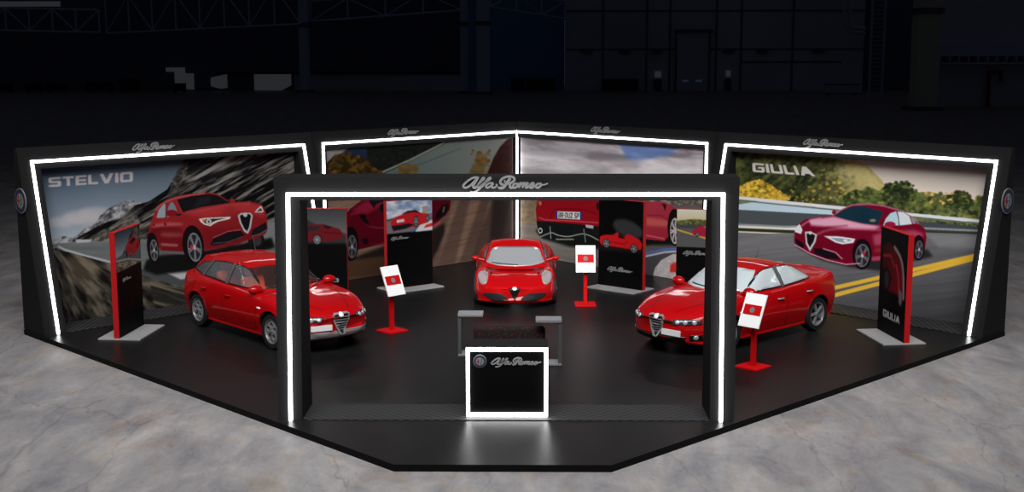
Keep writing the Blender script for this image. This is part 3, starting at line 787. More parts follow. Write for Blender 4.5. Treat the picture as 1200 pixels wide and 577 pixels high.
def build_car(name, label, sp, loc, rz):
    root = thing(name, label, 'car', loc, rz); root.scale = (sp.get('scale', 1),)*3
    low, gh = lower_body(sp), greenhouse(sp)
    surf = Surf([low, gh]); wb = sp['wb']/2; r = sp['r']
    full = surf
    # wheel housings
    cut = []
    for wx in (wb, -wb):
        for s in (-1, 1):
            c = bmesh.new(); tubepts = [(wx, s*.50, r+.0), (wx, s*1.3, r+.0)]
            tube(c, tubepts, sp.get('ra', r*1.12), 40); cut.append(c)
    g = sp['gh']
    if sp.get('open'):
        c = bmesh.new(); x0, x1 = g['br']+.55, g['bf']-.35; prism(c, [(x0, -.66), (x1, -.66), (x1, .66), (x0, .66)], 'z', .32, 1.3); cut.append(c)
    low2 = bool_cut(low, cut)
    if sp.get('open'):
        cg = [greenhouse(sp, inset=.035, zdown=.25)]
        for poly in sp['side_windows']:
            c = bmesh.new(); prism(c, poly, 'y', -1.3, 1.3); cg.append(c)
        c = bmesh.new(); prism(c, sp['windscreen'], 'x', sp['gh']['rf']-.45, 2.0); cg.append(c)
        gh2 = bool_cut(gh, cg)
    else: gh2 = gh
    bm = bmesh.new()
    for part in (low2, gh2):
        me = bpy.data.meshes.new('t'); part.to_mesh(me); part.free(); bm.from_mesh(me); bpy.data.meshes.remove(me)
    for f in bm.faces:
        c = f.calc_center_median()
        if any(hypot(c.x-wx, c.z-r) < sp.get('ra', r*1.12)*1.004 and abs(abs(f.normal.y)-1) > -1 and .48 < abs(c.y) < 1.0 and
               (abs(hypot(c.x-wx, c.z-r)-sp.get('ra', r*1.12)) < .012 or abs(abs(c.y)-.5) < .01) for wx in (wb, -wb)): f.material_index = 1
    ob('body', bm, [MATS['car_red'], MATS['well_black']], root, smooth=1)
    # wheels
    for wx in (wb, -wb):
        for s in (-1, 1): wheel(root, wx, s*(sp['track']), r, s, sp['wheel'])
    for wx in (wb, -wb):   # flared lips over the arches
        for s in ('+y', '-y'):
            ra = sp.get('ra', r*1.12)+.012
            arc = [(wx+ra*cos(a), r+ra*sin(a)) for a in [radians(-8+196*k/20) for k in range(21)]]
            bm = line_decal(surf, arc, s, .03, .008, drop=.02); ob('arch_lip', bm, MATS['car_red'], root, smooth=1)
    GL = sp['glass']
    for ax in ('+y', '-y'):
        for poly in sp['side_windows']:
            o = ob('side_window', decal(surf, poly, ax, .009, .04), GL, root, smooth=2)
            ob('window_trim', line_decal(surf, poly, ax, .022, .010, closed=True), MATS['black_trim'], o)
        for seam in sp['seams']:
            ob('door_seam', line_decal(surf, seam, ax, .011, .003), MATS['black_trim'], root)
        for (x, z) in sp['handles']:
            yy = 1 if ax == '+y' else -1; h, n = surf.hit((x, 3*yy, z), (0, -yy, 0))
            bm = bmesh.new(); tube(bm, [h+Vector((-.09, yy*.005, -.004)), h+Vector((-.06, yy*.035, 0)), h+Vector((.06, yy*.035, .004)), h+Vector((.09, yy*.005, .004))], .014, 8)
            ob('door_handle', bm, sp['handle_mat'], root, smooth=1)
    for poly in sp.get('pillars', []):
        for ax in ('+y', '-y'): ob('pillar', decal(surf, poly, ax, .014, .04), MATS['pillar'], root)
    ob('windscreen', decal(surf, sp['windscreen'], '+x', .009, .04, drop=.01), sp.get('wglass', GL), root, smooth=2)
    ob('rear_window', decal(surf, sp['rear_window'], '-x', .006, .06), GL, root, smooth=2)
    # mirrors
    mx, mz = sp['mirror']
    for s in (-1, 1):
        h, n = surf.hit((mx, 3*s, mz), (0, -s, 0)); h = Vector((mx, s*sp['mirror_y'] if sp.get('mirror_y') else (h.y if h else .85*s), mz))
        bm = bmesh.new(); ms = sp.get('ms', 1); ellipsoid(bm, (h.x+.02, h.y+s*.17*ms, h.z+.05*ms), (.095*ms, .135*ms, .085*ms)); tube(bm, [h-Vector((0, s*.10, .02)), h+Vector((.02, s*.10*ms, .03*ms))], .025, 8)
        o = ob('wing_mirror', bm, MATS['car_red'], root, smooth=1)
        bm = bmesh.new(); ellipsoid(bm, (h.x-.035*ms, h.y+s*.17*ms, h.z+.05*ms), (.045*ms, .105*ms, .062*ms)); ob('mirror_glass', bm, MATS['chrome'], o, smooth=1)
    # front face
    for nme, poly, m, off, sm in sp['front']:
        ob(nme, decal(surf, poly, '+x', off+.004, .03, sm=sm), MATS[m], root, smooth=2)
    for nme, (y, z, rad), m in sp['lamps']:
        h, n = surf.hit((6, y, z), (-1, 0, 0))
        bm = bmesh.new(); ellipsoid(bm, h+n*.004, (rad, rad, rad*.45), 20, 12, M=Vector((0, 0, 1)).rotation_difference(n).to_matrix().to_4x4()); o = ob(nme, bm, MATS[m], root, smooth=1)
    for pts, w, m, nme in sp.get('front_lines', []):
        ob(nme, line_decal(surf, pts, '+x', w, .024), MATS[m], root)
    for nme, poly, m, off, sm in sp.get('top', []):
        ob(nme, decal(surf, poly, '+z', off+.004, .03, sm=sm), MATS[m], root, smooth=2)
    for pts, w, m, nme in sp.get('top_lines', []):
        ob(nme, line_decal(surf, pts, '+z', w, .004), MATS[m], root)
    for nme, poly, m, off, sm in sp.get('rear', []):
        ob(nme, decal(surf, poly, '-x', off, .06, sm=sm), MATS[m], root, smooth=2)
    if sp.get('plate'):
        y0, y1, z0, z1 = sp['plate']
        hs = [surf.hit((6, y, (z0+z1)/2), (-1, 0, 0))[0].x for y in (y0, (y0+y1)/2, y1)]; xx = max(hs)+.02
        a = atan2(hs[2]-hs[0], y1-y0)
        M = Matrix.Translation(((hs[0]+hs[2])/2+.035, (y0+y1)/2, (z0+z1)/2)) @ Matrix.Rotation(-a, 4, 'Z')
        ob('number_plate', box(-.012, .012, -(y1-y0)/2, (y1-y0)/2, -(z1-z0)/2, (z1-z0)/2, M=M), MATS['signal_white'], root)
    if sp.get('repeater'):
        x, z = sp['repeater']
        for s in (-1, 1):
            h, n = surf.hit((x, 3*s, z), (0, -s, 0)); bm = bmesh.new(); ellipsoid(bm, h, (.07, .015, .022)); ob('side_repeater', bm, MATS['signal_white'], root, smooth=1)
    if sp.get('antenna'):
        h, n = surf.hit((sp['antenna'], 0, 4), (0, 0, -1)); bm = bmesh.new(); tube(bm, [h, h+Vector((-.3*sp.get('al', .34), 0, sp.get('al', .34)))], [.008, .004], 6); ob('antenna', bm, MATS['chrome'], root)
    for (pa, pb) in sp.get('wipers', []):
        pts = []
        for k in range(7):
            y = pa[0]+(pb[0]-pa[0])*k/6; z = pa[1]+(pb[1]-pa[1])*k/6; h, n = surf.hit((6, y, z), (-1, 0, 0)); pts.append(h+n*.025)
        bm = bmesh.new(); tube(bm, pts, .009, 6); ob('wiper', bm, MATS['black_trim'], root)
    if sp.get('open'):
        for x, y in ((.25, .38), (.25, -.38), (-.65, .38), (-.65, -.38)):
            bm = bmesh.new(); B(bm, x-.26, x+.28, y-.25, y+.25, .40, .62); cu = ob('seat', bm, MATS['seat_red'], root, bevel=.05)
            M = Matrix.Translation((x-.22, y, .55)) @ Matrix.Rotation(radians(-14), 4, 'Y')
            ob('backrest', box(-.07, .07, -.24, .24, 0, .58, M=M), MATS['seat_red'], cu, bevel=.05)
            ob('headrest', box(-.05, .05, -.13, .13, .60, .76, M=M), MATS['seat_red'], cu, bevel=.04)
        bm = bmesh.new(); B(bm, .72, .95, -.62, .62, .80, .96); ob('dashboard', bm, MATS['seat_red'], root, bevel=.05)
        bm = bmesh.new(); M = Matrix.Translation((.62, .38, .92)) @ Matrix.Rotation(radians(65), 4, 'Y')
        pts = [M @ Vector((.17*cos(a), .17*sin(a), 0)) for a in [2*pi*k/24 for k in range(25)]]; tube(bm, pts, .014, 8); ob('steering_wheel', bm, MATS['black_trim'], root)
    return root, surf
mat('glass_pale_reflect', hx(196, 206, 210), .12, spec=.5, coat=1)  # opaque pale base colour stands in for reflections on the saloon's windows
mat('glass_grey', hx(150, 152, 156), .12, coat=1)
mat('pillar', hx(84, 86, 88), .4)
mat('glass_clear', hx(140, 145, 150), .05, coat=1, alpha_glass=(.30, (.72, .74, .76)))
mat('glass_smoked', hx(120, 120, 120), .05, coat=1, alpha_glass=(.10, (.92, .86, .84)))
mat('seat_red', hx(235, 92, 50), .6)
mat('tail_red', hx(120, 5, 8), .15, coat=1)
mat('silver', hx(165, 165, 168), .3, metal=.4)
mat('bumper_grey', hx(120, 118, 120), .5)
S159 = [
 (2.33, .34, .48, .38, .54, .47, .48, .58, .38, .62, .64),
 (2.27, .25, .64, .31, .70, .47, .64, .64, .50, .67, .70),
 (2.10, .20, .78, .28, .84, .50, .77, .70, .60, .75, .785),
 (1.80, .19, .83, .28, .895, .52, .84, .77, .66, .83, .865),
 (1.35, .18, .85, .27, .915, .54, .87, .845, .68, .90, .93),
 (.85, .18, .85, .27, .915, .54, .87, .895, .70, .95, .985),
 (.3, .18, .85, .27, .915, .56, .865, .925, .74, .95, .965),
 (-.6, .18, .85, .27, .915, .58, .865, .955, .74, .98, .98),
 (-1.35, .19, .85, .28, .915, .60, .86, .985, .72, 1.01, 1.03),
 (-1.8, .21, .83, .30, .89, .62, .82, 1.00, .68, 1.05, 1.07),
 (-2.15, .26, .78, .34, .85, .62, .76, 1.01, .60, 1.07, 1.09),
 (-2.29, .34, .70, .42, .78, .62, .68, .95, .5, 1.02, 1.05),
 (-2.33, .42, .60, .50, .66, .62, .58, .85, .4, .90, .93)]
SHIELD = [(-.165, .665), (-.13, .685), (.13, .685), (.165, .665), (.15, .58), (.10, .45), (.04, .34), (0, .31), (-.04, .34), (-.10, .45), (-.15, .58)]
def front159(plate_side):
    F = []
    F.append(('lower_intake', [(-.58, .37), (-.56, .27), (.56, .27), (.58, .37)], 'black_trim', .004, 0))
    for s in (-1, 1):
        F.append(('headlight_housing', [(s*a, b) for a, b in ((.36, .585), (.36, .66), (.60, .675), (.76, .665), (.76, .585), (.60, .575))], 'lamp_dark', .004, 0))
        F.append(('grille_slot', [(s*a, b) for a, b in ((.17, .60), (.17, .635), (.36, .64), (.36, .60))], 'black_trim', .005, 0))
        F.append(('fog_recess', [(s*a, b) for a, b in ((.62, .29), (.62, .40), (.77, .41), (.77, .31))], 'black_trim', .004, 0))
    F.append(('shield_grille', SHIELD, 'black_trim', .010, 0))
    return F
bars = [([(-w, z), (w, z)], .016, 'silver', 'grille_bar') for z, w in ((.63, .145), (.585, .135), (.54, .12), (.495, .10), (.45, .08), (.405, .055))]
frame159 = [(SHIELD+[SHIELD[0]], .026, 'silver', 'shield_frame')]
lamps159 = [('headlight', (s*y, .622, .044), 'lamp_glass') for s in (-1, 1) for y in (.44, .56, .68)]+[('fog_lamp', (s*.70, .352, .05), 'lamp_glass') for s in (-1, 1)]
common = dict(bf=.34, lf=1.0, br=.30, lr=.9, wb=2.70, r=.335, ra=.385, track=.775, front_lines=bars+frame159, mirror=(.72, .965), handles=[(-.12, .80), (-1.02, .83)],
  repeater=(1.02, .70), wipers=[((.10, 1.02), (.62, .985)), ((-.45, 1.02), (.08, 1.0))], antenna=-.55)
sedan = dict(common, st=S159, wheel='five_twin', glass=MATS['glass_pale_reflect'], handle_mat=MATS['silver'],
  gh=dict(bf=1.06, rf=.26, br=-1.80, rr=-.92, wb=.80, wr=.565, crown=.05, tx=-.6, tr=.16, n=7, m=2.0, belt=[(-1.9, 1.0), (-1.2, .985), (-.3, .955), (.5, .93), (1.1, .93)], roof=[(-1.8, 1.12), (-.95, 1.315), (-.35, 1.37), (.28, 1.335), (1.0, 1.18)]),
  side_windows=[[(.68, .985), (.47, 1.11), (.20, 1.265), (-.02, 1.325), (-.25, 1.335), (-.27, 1.0)], [(-.37, 1.0), (-.35, 1.335), (-.62, 1.325), (-.90, 1.27), (-1.16, 1.16), (-1.30, 1.04)]],
  pillars=[[(-.275, .985), (-.255, 1.345), (-.345, 1.345), (-.365, .985)]],
  seams=[[(.88, .93), (.90, .70), (.82, .34), (.70, .26)], [(-.32, .98), (-.32, .60), (-.34, .26)], [(-.34, .27), (.70, .27)], [(-1.30, 1.0), (-1.18, .80), (-1.02, .60), (-.95, .45), (-.92, .27), (-.34, .27)]],
  windscreen=[(-.70, 1.00), (-.62, 1.17), (-.53, 1.315), (-.3, 1.335), (.3, 1.335), (.53, 1.315), (.62, 1.17), (.70, 1.00), (.35, .985), (-.35, .985)],
  rear_window=[(-.52, 1.12), (-.46, 1.26), (-.38, 1.33), (.38, 1.33), (.46, 1.26), (.52, 1.12)],
  front=front159(1), lamps=lamps159+[('nose_badge', (0, .675, .058), 'signal_white')], plate=(.12, .52, .37, .475),
  top_lines=[([(2.12, .28), (1.7, .46), (1.2, .60), (.95, .66)], .012, 'black_trim', 'bonnet_seam'), ([(2.12, -.28), (1.7, -.46), (1.2, -.60), (.95, -.66)], .012, 'black_trim', 'bonnet_seam')],
  rear=[('tail_light', [(.40, .80), (.40, .90), (.72, .92), (.72, .82)], 'tail_red', .008, 0), ('tail_light', [(-.40, .80), (-.40, .90), (-.72, .92), (-.72, .82)], 'tail_red', .008, 0)])
SW = [r if r[0] > -1.7 else tuple(v-(.05 if j in (7, 9, 10) else 0) for j, v in enumerate(r)) for r in S159]
wagon = dict(common, st=SW, wheel='holes', glass=MATS['glass_clear'], wglass=MATS['glass_smoked'], handle_mat=MATS['car_red'], open=True,
  gh=dict(bf=1.06, rf=.26, br=-2.25, rr=-1.86, wb=.80, wr=.575, crown=.05, tx=-1.0, tr=.16, n=7, m=2.0, belt=[(-2.2, 1.02), (-1.4, .985), (-.3, .955), (.5, .93), (1.1, .93)], roof=[(-2.1, 1.29), (-1.8, 1.335), (-1.0, 1.40), (-.35, 1.40), (.28, 1.35), (1.0, 1.18)]),
  side_windows=[[(.68, .99), (.47, 1.12), (.20, 1.27), (-.02, 1.33), (-.25, 1.345), (-.27, 1.0)], [(-.37, 1.0), (-.35, 1.345), (-.7, 1.345), (-1.02, 1.32), (-1.20, 1.04)], [(-1.30, 1.05), (-1.13, 1.305), (-1.42, 1.26), (-1.80, 1.10)]],
  pillars=[[(-.285, .99), (-.265, 1.35), (-.335, 1.35), (-.355, .99)], [(-1.215, 1.03), (-1.04, 1.325), (-1.11, 1.315), (-1.285, 1.04)]],
  seams=sedan['seams'], windscreen=[(-.70, 1.00), (-.625, 1.17), (-.54, 1.325), (-.3, 1.345), (.3, 1.345), (.54, 1.325), (.625, 1.17), (.70, 1.00), (.35, .985), (-.35, .985)],
  rear_window=[(-.55, 1.08), (-.5, 1.22), (-.42, 1.29), (.42, 1.29), (.5, 1.22), (.55, 1.08)],
  front=[f if f[0] != 'lower_intake' else ('lower_bumper', [(-.74, .39), (-.72, .27), (.72, .27), (.74, .39)], 'bumper_grey', .004, 0) for f in front159(-1) if f[0] != 'fog_recess'],
  lamps=[l for l in lamps159 if l[0] == 'headlight']+[('nose_badge', (0, .675, .058), 'signal_white'), ('bumper_lamp', (.78, .44, .022), 'signal_white'), ('bumper_lamp', (-.78, .44, .022), 'signal_white')], plate=(-.60, -.20, .42, .52),
  top_lines=sedan['top_lines'], rear=sedan['rear'], repeater=(.98, .72))
S4C = [
 (2.03, .22, .40, .27, .46, .34, .40, .42, .30, .455, .47),
 (1.98, .15, .66, .20, .72, .34, .60, .47, .42, .50, .51),
 (1.80, .12, .82, .20, .86, .38, .77, .58, .50, .565, .585),
 (1.50, .12, .83, .22, .91, .44, .80, .74, .54, .655, .66),
 (1.19, .12, .86, .22, .93, .48, .80, .785, .55, .69, .695),
 (.8, .12, .84, .22, .89, .48, .77, .79, .58, .745, .75),
 (.3, .12, .80, .22, .85, .46, .77, .80, .6, .79, .79),
 (-.4, .12, .83, .22, .87, .50, .80, .86, .62, .85, .85),
 (-.9, .12, .86, .24, .935, .55, .84, .845, .62, .90, .89),
 (-1.3, .13, .86, .26, .94, .58, .82, .85, .6, .90, .91),
 (-1.7, .18, .82, .3, .89, .60, .74, .89, .5, .92, .93),
 (-1.93, .3, .70, .4, .78, .60, .66, .80, .45, .84, .86),
 (-1.96, .4, .60, .5, .66, .60, .56, .76, .4, .78, .80)]
coupe = dict(st=S4C, bf=.36, lf=1.0, br=.25, lr=.8, wb=2.38, r=.325, ra=.36, track=.80, wheel='five', glass=MATS['glass_grey'], handle_mat=MATS['car_red'], mirror=(.62, .89), mirror_y=.80, ms=.62, handles=[(-.25, .72)],
  gh=dict(bf=1.14, rf=.16, br=-1.35, rr=-.50, wb=.75, wr=.56, crown=.05, tx=-.5, tr=.22, n=6.5, m=2.0, tf=.06, belt=[(-1.4, .88), (-.6, .85), (.3, .80), (1.2, .735)], roof=[(-1.3, 1.0), (-.5, 1.17), (-.1, 1.195), (.2, 1.165), (1.0, 1.0)]),
  side_windows=[[(.50, .88), (.34, .98), (.10, 1.09), (-.25, 1.11), (-.55, 1.0), (-.42, .90)]], seams=[[(.72, .84), (.78, .60), (.70, .30), (-.30, .24), (-.45, .50), (-.45, .84)]],
  windscreen=[(-.655, .835), (-.60, .94), (-.535, 1.08), (-.35, 1.12), (.35, 1.12), (.535, 1.08), (.60, .94), (.655, .835), (.38, .80), (0, .79), (-.38, .80)],
  rear_window=[(-.34, .97), (-.30, 1.07), (.30, 1.07), (.34, .97)],
  front=[('shield_grille', [(-.13, .485), (.13, .485), (.07, .34), (0, .20), (-.07, .34)], 'black_trim', .008, 0)]+
        [('air_intake', [(s*a, b) for a, b in ((.13, .215), (.20, .30), (.34, .36), (.52, .365), (.68, .335), (.60, .25), (.45, .195), (.28, .19))], 'well_black', .006, 3) for s in (-1, 1)]+
        [('headlight', [(s*a, b) for a, b in ((.61, .555), (.70, .51), (.77, .555), (.81, .645), (.79, .72), (.71, .75), (.62, .73), (.585, .65))], 'headlamp_grey', .008, 3) for s in (-1, 1)],
  front_lines=[],
  lamps=[('nose_badge', (0, .47, .05), 'signal_white')],
  top_lines=[([(1.0, .62), (1.08, .3), (1.10, 0), (1.08, -.3), (1.0, -.62)], .012, 'black_trim', 'bonnet_seam')],
  wipers=[((-.52, .83), (.06, .80))], rear=[('tail_light', [(s*.50+.07*cos(a), .70+.07*sin(a)) for a in [2*pi*k/16 for k in range(16)]], 'tail_red', .01, 0) for s in (-1, 1)])
mat('headlamp_grey', hx(150, 138, 138), .15, coat=1)
CARS = {}
CARS['coupe'] = build_car('sports_coupe', 'bright red low sports coupe facing straight out at the centre of the stand', coupe, (.035, -5.58, 0), -pi/2)
wagon['scale'] = 1.03; sedan['scale'] = 1.035; sedan['al'] = .2
CARS['wagon'] = build_car('estate_car', 'red five-door estate car with roof aerial on the left, nose behind the gateway post', wagon, (-4.76, -9.65, 0), radians(-46.8))
CARS['sedan'] = build_car('saloon_car', 'red four-door saloon with pale windows on the right, nose behind the gateway post', sedan, (4.44, -9.87, 0), radians(222.9))
# ================================================================== printed pictures (procedural: painted into a colour attribute, no image files)
_rng = {}
def vnoise(x, y, seed):
    if seed not in _rng: _rng[seed] = np.random.RandomState(seed).rand(257, 257)
    g = _rng[seed]; xi = np.floor(x).astype(int); yi = np.floor(y).astype(int); fx = x-xi; fy = y-yi
    fx = fx*fx*(3-2*fx); fy = fy*fy*(3-2*fy); a, b = xi % 256, yi % 256
    return (g[b, a]*(1-fx)+g[b, a+1]*fx)*(1-fy)+(g[b+1, a]*(1-fx)+g[b+1, a+1]*fx)*fy
def fbm(x, y, seed, o=4):
    s = 0; t = 0; a = 1
    for k in range(o): s = s+a*vnoise(x*2**k+17.3*k, y*2**k+9.1*k, seed+k); t += a; a *= .55
    return s/t
def streak(ang, lx, ly, seed, o=3):
    c, s = cos(radians(ang)), sin(radians(ang))
    return lambda X, Y: fbm((X*c+Y*s)/lx+50, (-X*s+Y*c)/ly+50, seed, o)
def mixc(f, a, b, lo=.3, hi=.7):
    def g(X, Y):
        t = np.clip((f(X, Y)-lo)/(hi-lo), 0, 1)[..., None]
        A = a(X, Y) if callable(a) else np.array(a, float); Bc = b(X, Y) if callable(b) else np.array(b, float)
        return A*(1-t)+Bc*t
    return g
def grad(p0, c0, p1, c1, *more):
    """gradient of print ink between two points"""
    stops = [(0, c0), (1, c1)]
    d = (p1[0]-p0[0], p1[1]-p0[1]); L = d[0]**2+d[1]**2
    def g(X, Y):
        t = np.clip(((X-p0[0])*d[0]+(Y-p0[1])*d[1])/L, 0, 1)[..., None]
        A = c0(X, Y) if callable(c0) else np.array(c0, float); Bc = c1(X, Y) if callable(c1) else np.array(c1, float)
        return A*(1-t)+Bc*t
    return g
def modul(c, f, amp):
    def g(X, Y):
        A = c(X, Y) if callable(c) else np.array(c, float)+np.zeros(X.shape+(3,))
        return A*(1+amp*(f(X, Y)-.5)*2)[..., None]
    return g
class Canvas:
    def __init__(s, W, H, X, Y, toc):
        s.W, s.H, s.X, s.Y, s.toc = W, H, X, Y, toc; s.a = np.zeros((H, W, 3)); s.z = (0, 0, 1)
    def zoom(s, x0, y0, k): s.z = (x0, y0, k)
    def P(s, pts): return [(s.z[0]+p[0]/s.z[2], s.z[1]+p[1]/s.z[2]) for p in pts]
    def fill(s, c):
        s.a[:] = c(s.X, s.Y) if callable(c) else np.array(c, float)
    def mask(s, pts):
        q = np.array([s.toc(*p) for p in pts]); x0, y0 = np.floor(q.min(0)).astype(int); x1, y1 = np.ceil(q.max(0)).astype(int)+1
        x0, y0, x1, y1 = max(x0, 0), max(y0, 0), min(x1, s.W), min(y1, s.H)
        if x0 >= x1 or y0 >= y1: return None
        xs = np.arange(x0, x1)+.5; m = np.zeros((y1-y0, x1-x0), bool)
        n = len(q)
        for j in range(y0, y1):
            y = j+.5; cr = []
            for i in range(n):
                a, b = q[i], q[(i+1) % n]
                if (a[1] > y) != (b[1] > y): cr.append((b[0]-a[0])*(y-a[1])/(b[1]-a[1])+a[0])
            cr.sort()
            for k in range(0, len(cr)-1, 2): m[j-y0] |= (xs >= cr[k]) & (xs < cr[k+1])
        return m, x0, y0, x1, y1
    def poly(s, pts, c, sm=0, al=1., soft=0):
        pts = s.P(pts)
        if sm: pts = [tuple(p) for p in catmull(pts, sm, True)]
        r = s.mask(pts)
        if r is None: return
        m, x0, y0, x1, y1 = r; f = m.astype(float)
        if soft:
            pad = soft*2; X0, Y0, X1, Y1 = max(x0-pad, 0), max(y0-pad, 0), min(x1+pad, s.W), min(y1+pad, s.H)
            F = np.zeros((Y1-Y0, X1-X0)); F[y0-Y0:y1-Y0, x0-X0:x1-X0] = f; f = F; x0, y0, x1, y1 = X0, Y0, X1, Y1
            for _ in range(2):
                for ax in (0, 1):
                    cs = np.cumsum(np.concatenate([np.zeros_like(np.take(f, [0], ax)), f], ax), ax); n = f.shape[ax]
                    i = np.arange(n); lo = np.maximum(i-soft, 0); hi = np.minimum(i+soft+1, n)
                    f = (np.take(cs, hi, ax)-np.take(cs, lo, ax))/(2*soft+1)
        X, Y = s.X[y0:y1, x0:x1], s.Y[y0:y1, x0:x1]
        col = c(X, Y) if callable(c) else np.array(c, float)
        f = (f*al)[..., None]; s.a[y0:y1, x0:x1] = s.a[y0:y1, x0:x1]*(1-f)+col*f
    def ell(s, cx, cy, rx, ry, c, ang=0, al=1., soft=0, n=36):
        ca, sa = cos(radians(ang)), sin(radians(ang))
        s.poly([(cx+rx*cos(t)*ca-ry*sin(t)*sa, cy+rx*cos(t)*sa+ry*sin(t)*ca) for t in [2*pi*k/n for k in range(n)]], c, 0, al, soft)
    def line(s, pts, w, c, al=1., soft=0, sm=0):
        if sm: pts = [tuple(p) for p in catmull(pts, sm)]
        L, R = band(pts, w); s.poly(L+R[::-1], c, 0, al, soft)
    def wheel(s, cx, cy, rx, ry, ang=0, rim=(150, 150, 155), k=.78, n=5, hub=True, tyre=(16, 16, 18)):
        s.ell(cx, cy, rx, ry, tyre, ang); s.ell(cx, cy, rx*k, ry*k, rim, ang); s.ell(cx, cy, rx*k*.88, ry*k*.88, (38, 36, 40), ang)
        ca, sa = cos(radians(ang)), sin(radians(ang))
        def q(r, t): x, y = rx*k*r*cos(t), ry*k*r*sin(t); return (cx+x*ca-y*sa, cy+x*sa+y*ca)
        for i in range(n):
            for o in (-.12, .12):
                t = 2*pi*i/n+.4+o; s.poly([q(.12, t-.5), q(.93, t-.07), q(.93, t+.07), q(.12, t+.5)], rim)
        if hub: s.ell(cx, cy, rx*k*.18, ry*k*.18, (170, 170, 172), ang)
    def text(s, word, TL, TR, BR, BL, c, gap=.16):
        """extended block capitals fitted into a quadrilateral"""
        G = {'S': (1.25, [[(1.25, 0), (.12, 0), (0, .12), (0, .46), (.12, .6), (.9, .6), (.9, .78), (0, .78), (0, 1), (1.13, 1), (1.25, .88), (1.25, .52), (1.13, .4), (.35, .4), (.35, .22), (1.25, .22)]]),
             'T': (1.15, [[(0, 0), (1.15, 0), (1.15, .22), (.74, .22), (.74, 1), (.41, 1), (.41, .22), (0, .22)]]),
             'E': (1.1, [[(0, 0), (1.1, 0), (1.1, .2), (.33, .2), (.33, .4), (1.05, .4), (1.05, .6), (.33, .6), (.33, .8), (1.1, .8), (1.1, 1), (0, 1)]]),
             'L': (1.0, [[(0, 0), (.33, 0), (.33, .78), (1, .78), (1, 1), (0, 1)]]),
             'V': (1.4, [[(0, 0), (.38, 0), (.7, .66), (1.02, 0), (1.4, 0), (.9, 1), (.5, 1)]]),
             'I': (.33, [[(0, 0), (.33, 0), (.33, 1), (0, 1)]]),
             'O': (1.3, [[(.14, 0), (1.16, 0), (1.3, .14), (1.3, .86), (1.16, 1), (.14, 1), (0, .86), (0, .14), (.14, 0), (.33, .22), (.33, .78), (.97, .78), (.97, .22), (.33, .22)]]),
             'G': (1.3, [[(1.3, 0), (.14, 0), (0, .14), (0, .86), (.14, 1), (1.16, 1), (1.3, .86), (1.3, .42), (.68, .42), (.55, .6), (.97, .6), (.97, .78), (.33, .78), (.33, .22), (1.3, .22)]]),
             'U': (1.3, [[(0, 0), (.33, 0), (.33, .78), (.97, .78), (.97, 0), (1.3, 0), (1.3, .86), (1.16, 1), (.14, 1), (0, .86)]]),
             'A': (1.5, [[(.52, 0), (.98, 0), (1.5, 1), (1.1, 1), (1.0, .8), (.5, .8), (.4, 1), (0, 1)], ]),
             'B': (.8, [[(0, 0), (.7, 0), (.8, .12), (.8, .4), (.7, .5), (.8, .6), (.8, .88), (.7, 1), (0, 1), (0, 0), (.22, .18), (.22, .4), (.58, .4), (.58, .18), (.22, .18), (.22, .6), (.22, .82), (.58, .82), (.58, .6), (.22, .6)]]),
             'R': (.8, [[(0, 0), (.7, 0), (.8, .12), (.8, .45), (.7, .56), (.6, .58), (.82, 1), (.58, 1), (.38, .6), (.22, .6), (.22, 1), (0, 1), (0, 0), (.22, .18), (.22, .42), (.58, .42), (.58, .18), (.22, .18)]]),
             'D': (.8, [[(0, 0), (.6, 0), (.8, .2), (.8, .8), (.6, 1), (0, 1), (0, 0), (.22, .18), (.22, .82), (.52, .82), (.58, .74), (.58, .26), (.52, .18), (.22, .18)]]),
             'u': (.75, [[(0, 0), (.22, 0), (.22, .82), (.53, .82), (.53, 0), (.75, 0), (.75, .88), (.65, 1), (.1, 1), (0, .88)]]),
             'Z': (.75, [[(0, 0), (.75, 0), (.75, .2), (.28, .8), (.75, .8), (.75, 1), (0, 1), (0, .8), (.45, .2), (0, .2)]]),
             's': (.7, [[(.7, 0), (0, 0), (0, .58), (.48, .58), (.48, .8), (0, .8), (0, 1), (.7, 1), (.7, .42), (.22, .42), (.22, .2), (.7, .2)]]),
             'P': (.75, [[(0, 0), (.75, 0), (.75, .6), (.22, .6), (.22, 1), (0, 1), (0, 0), (.22, .18), (.22, .42), (.53, .42), (.53, .18), (.22, .18)]]),
             '.': (.25, [[(0, .42), (.22, .42), (.22, .62), (0, .62)]]), ' ': (.4, [])}
        W = sum(G[ch][0]+gap for ch in word)-gap; x = 0
        for ch in word:
            w, gl = G[ch]
            for g in gl:
                out = []
                for (a, b) in g:
                    u = (x+a)/W; v = b
                    out.append(tuple((TL[k]*(1-u)+TR[k]*u)*(1-v)+(BL[k]*(1-u)+BR[k]*u)*v for k in (0, 1)))
                s.poly(out, c)
            if ch == 'A': pass
            x += w+gap
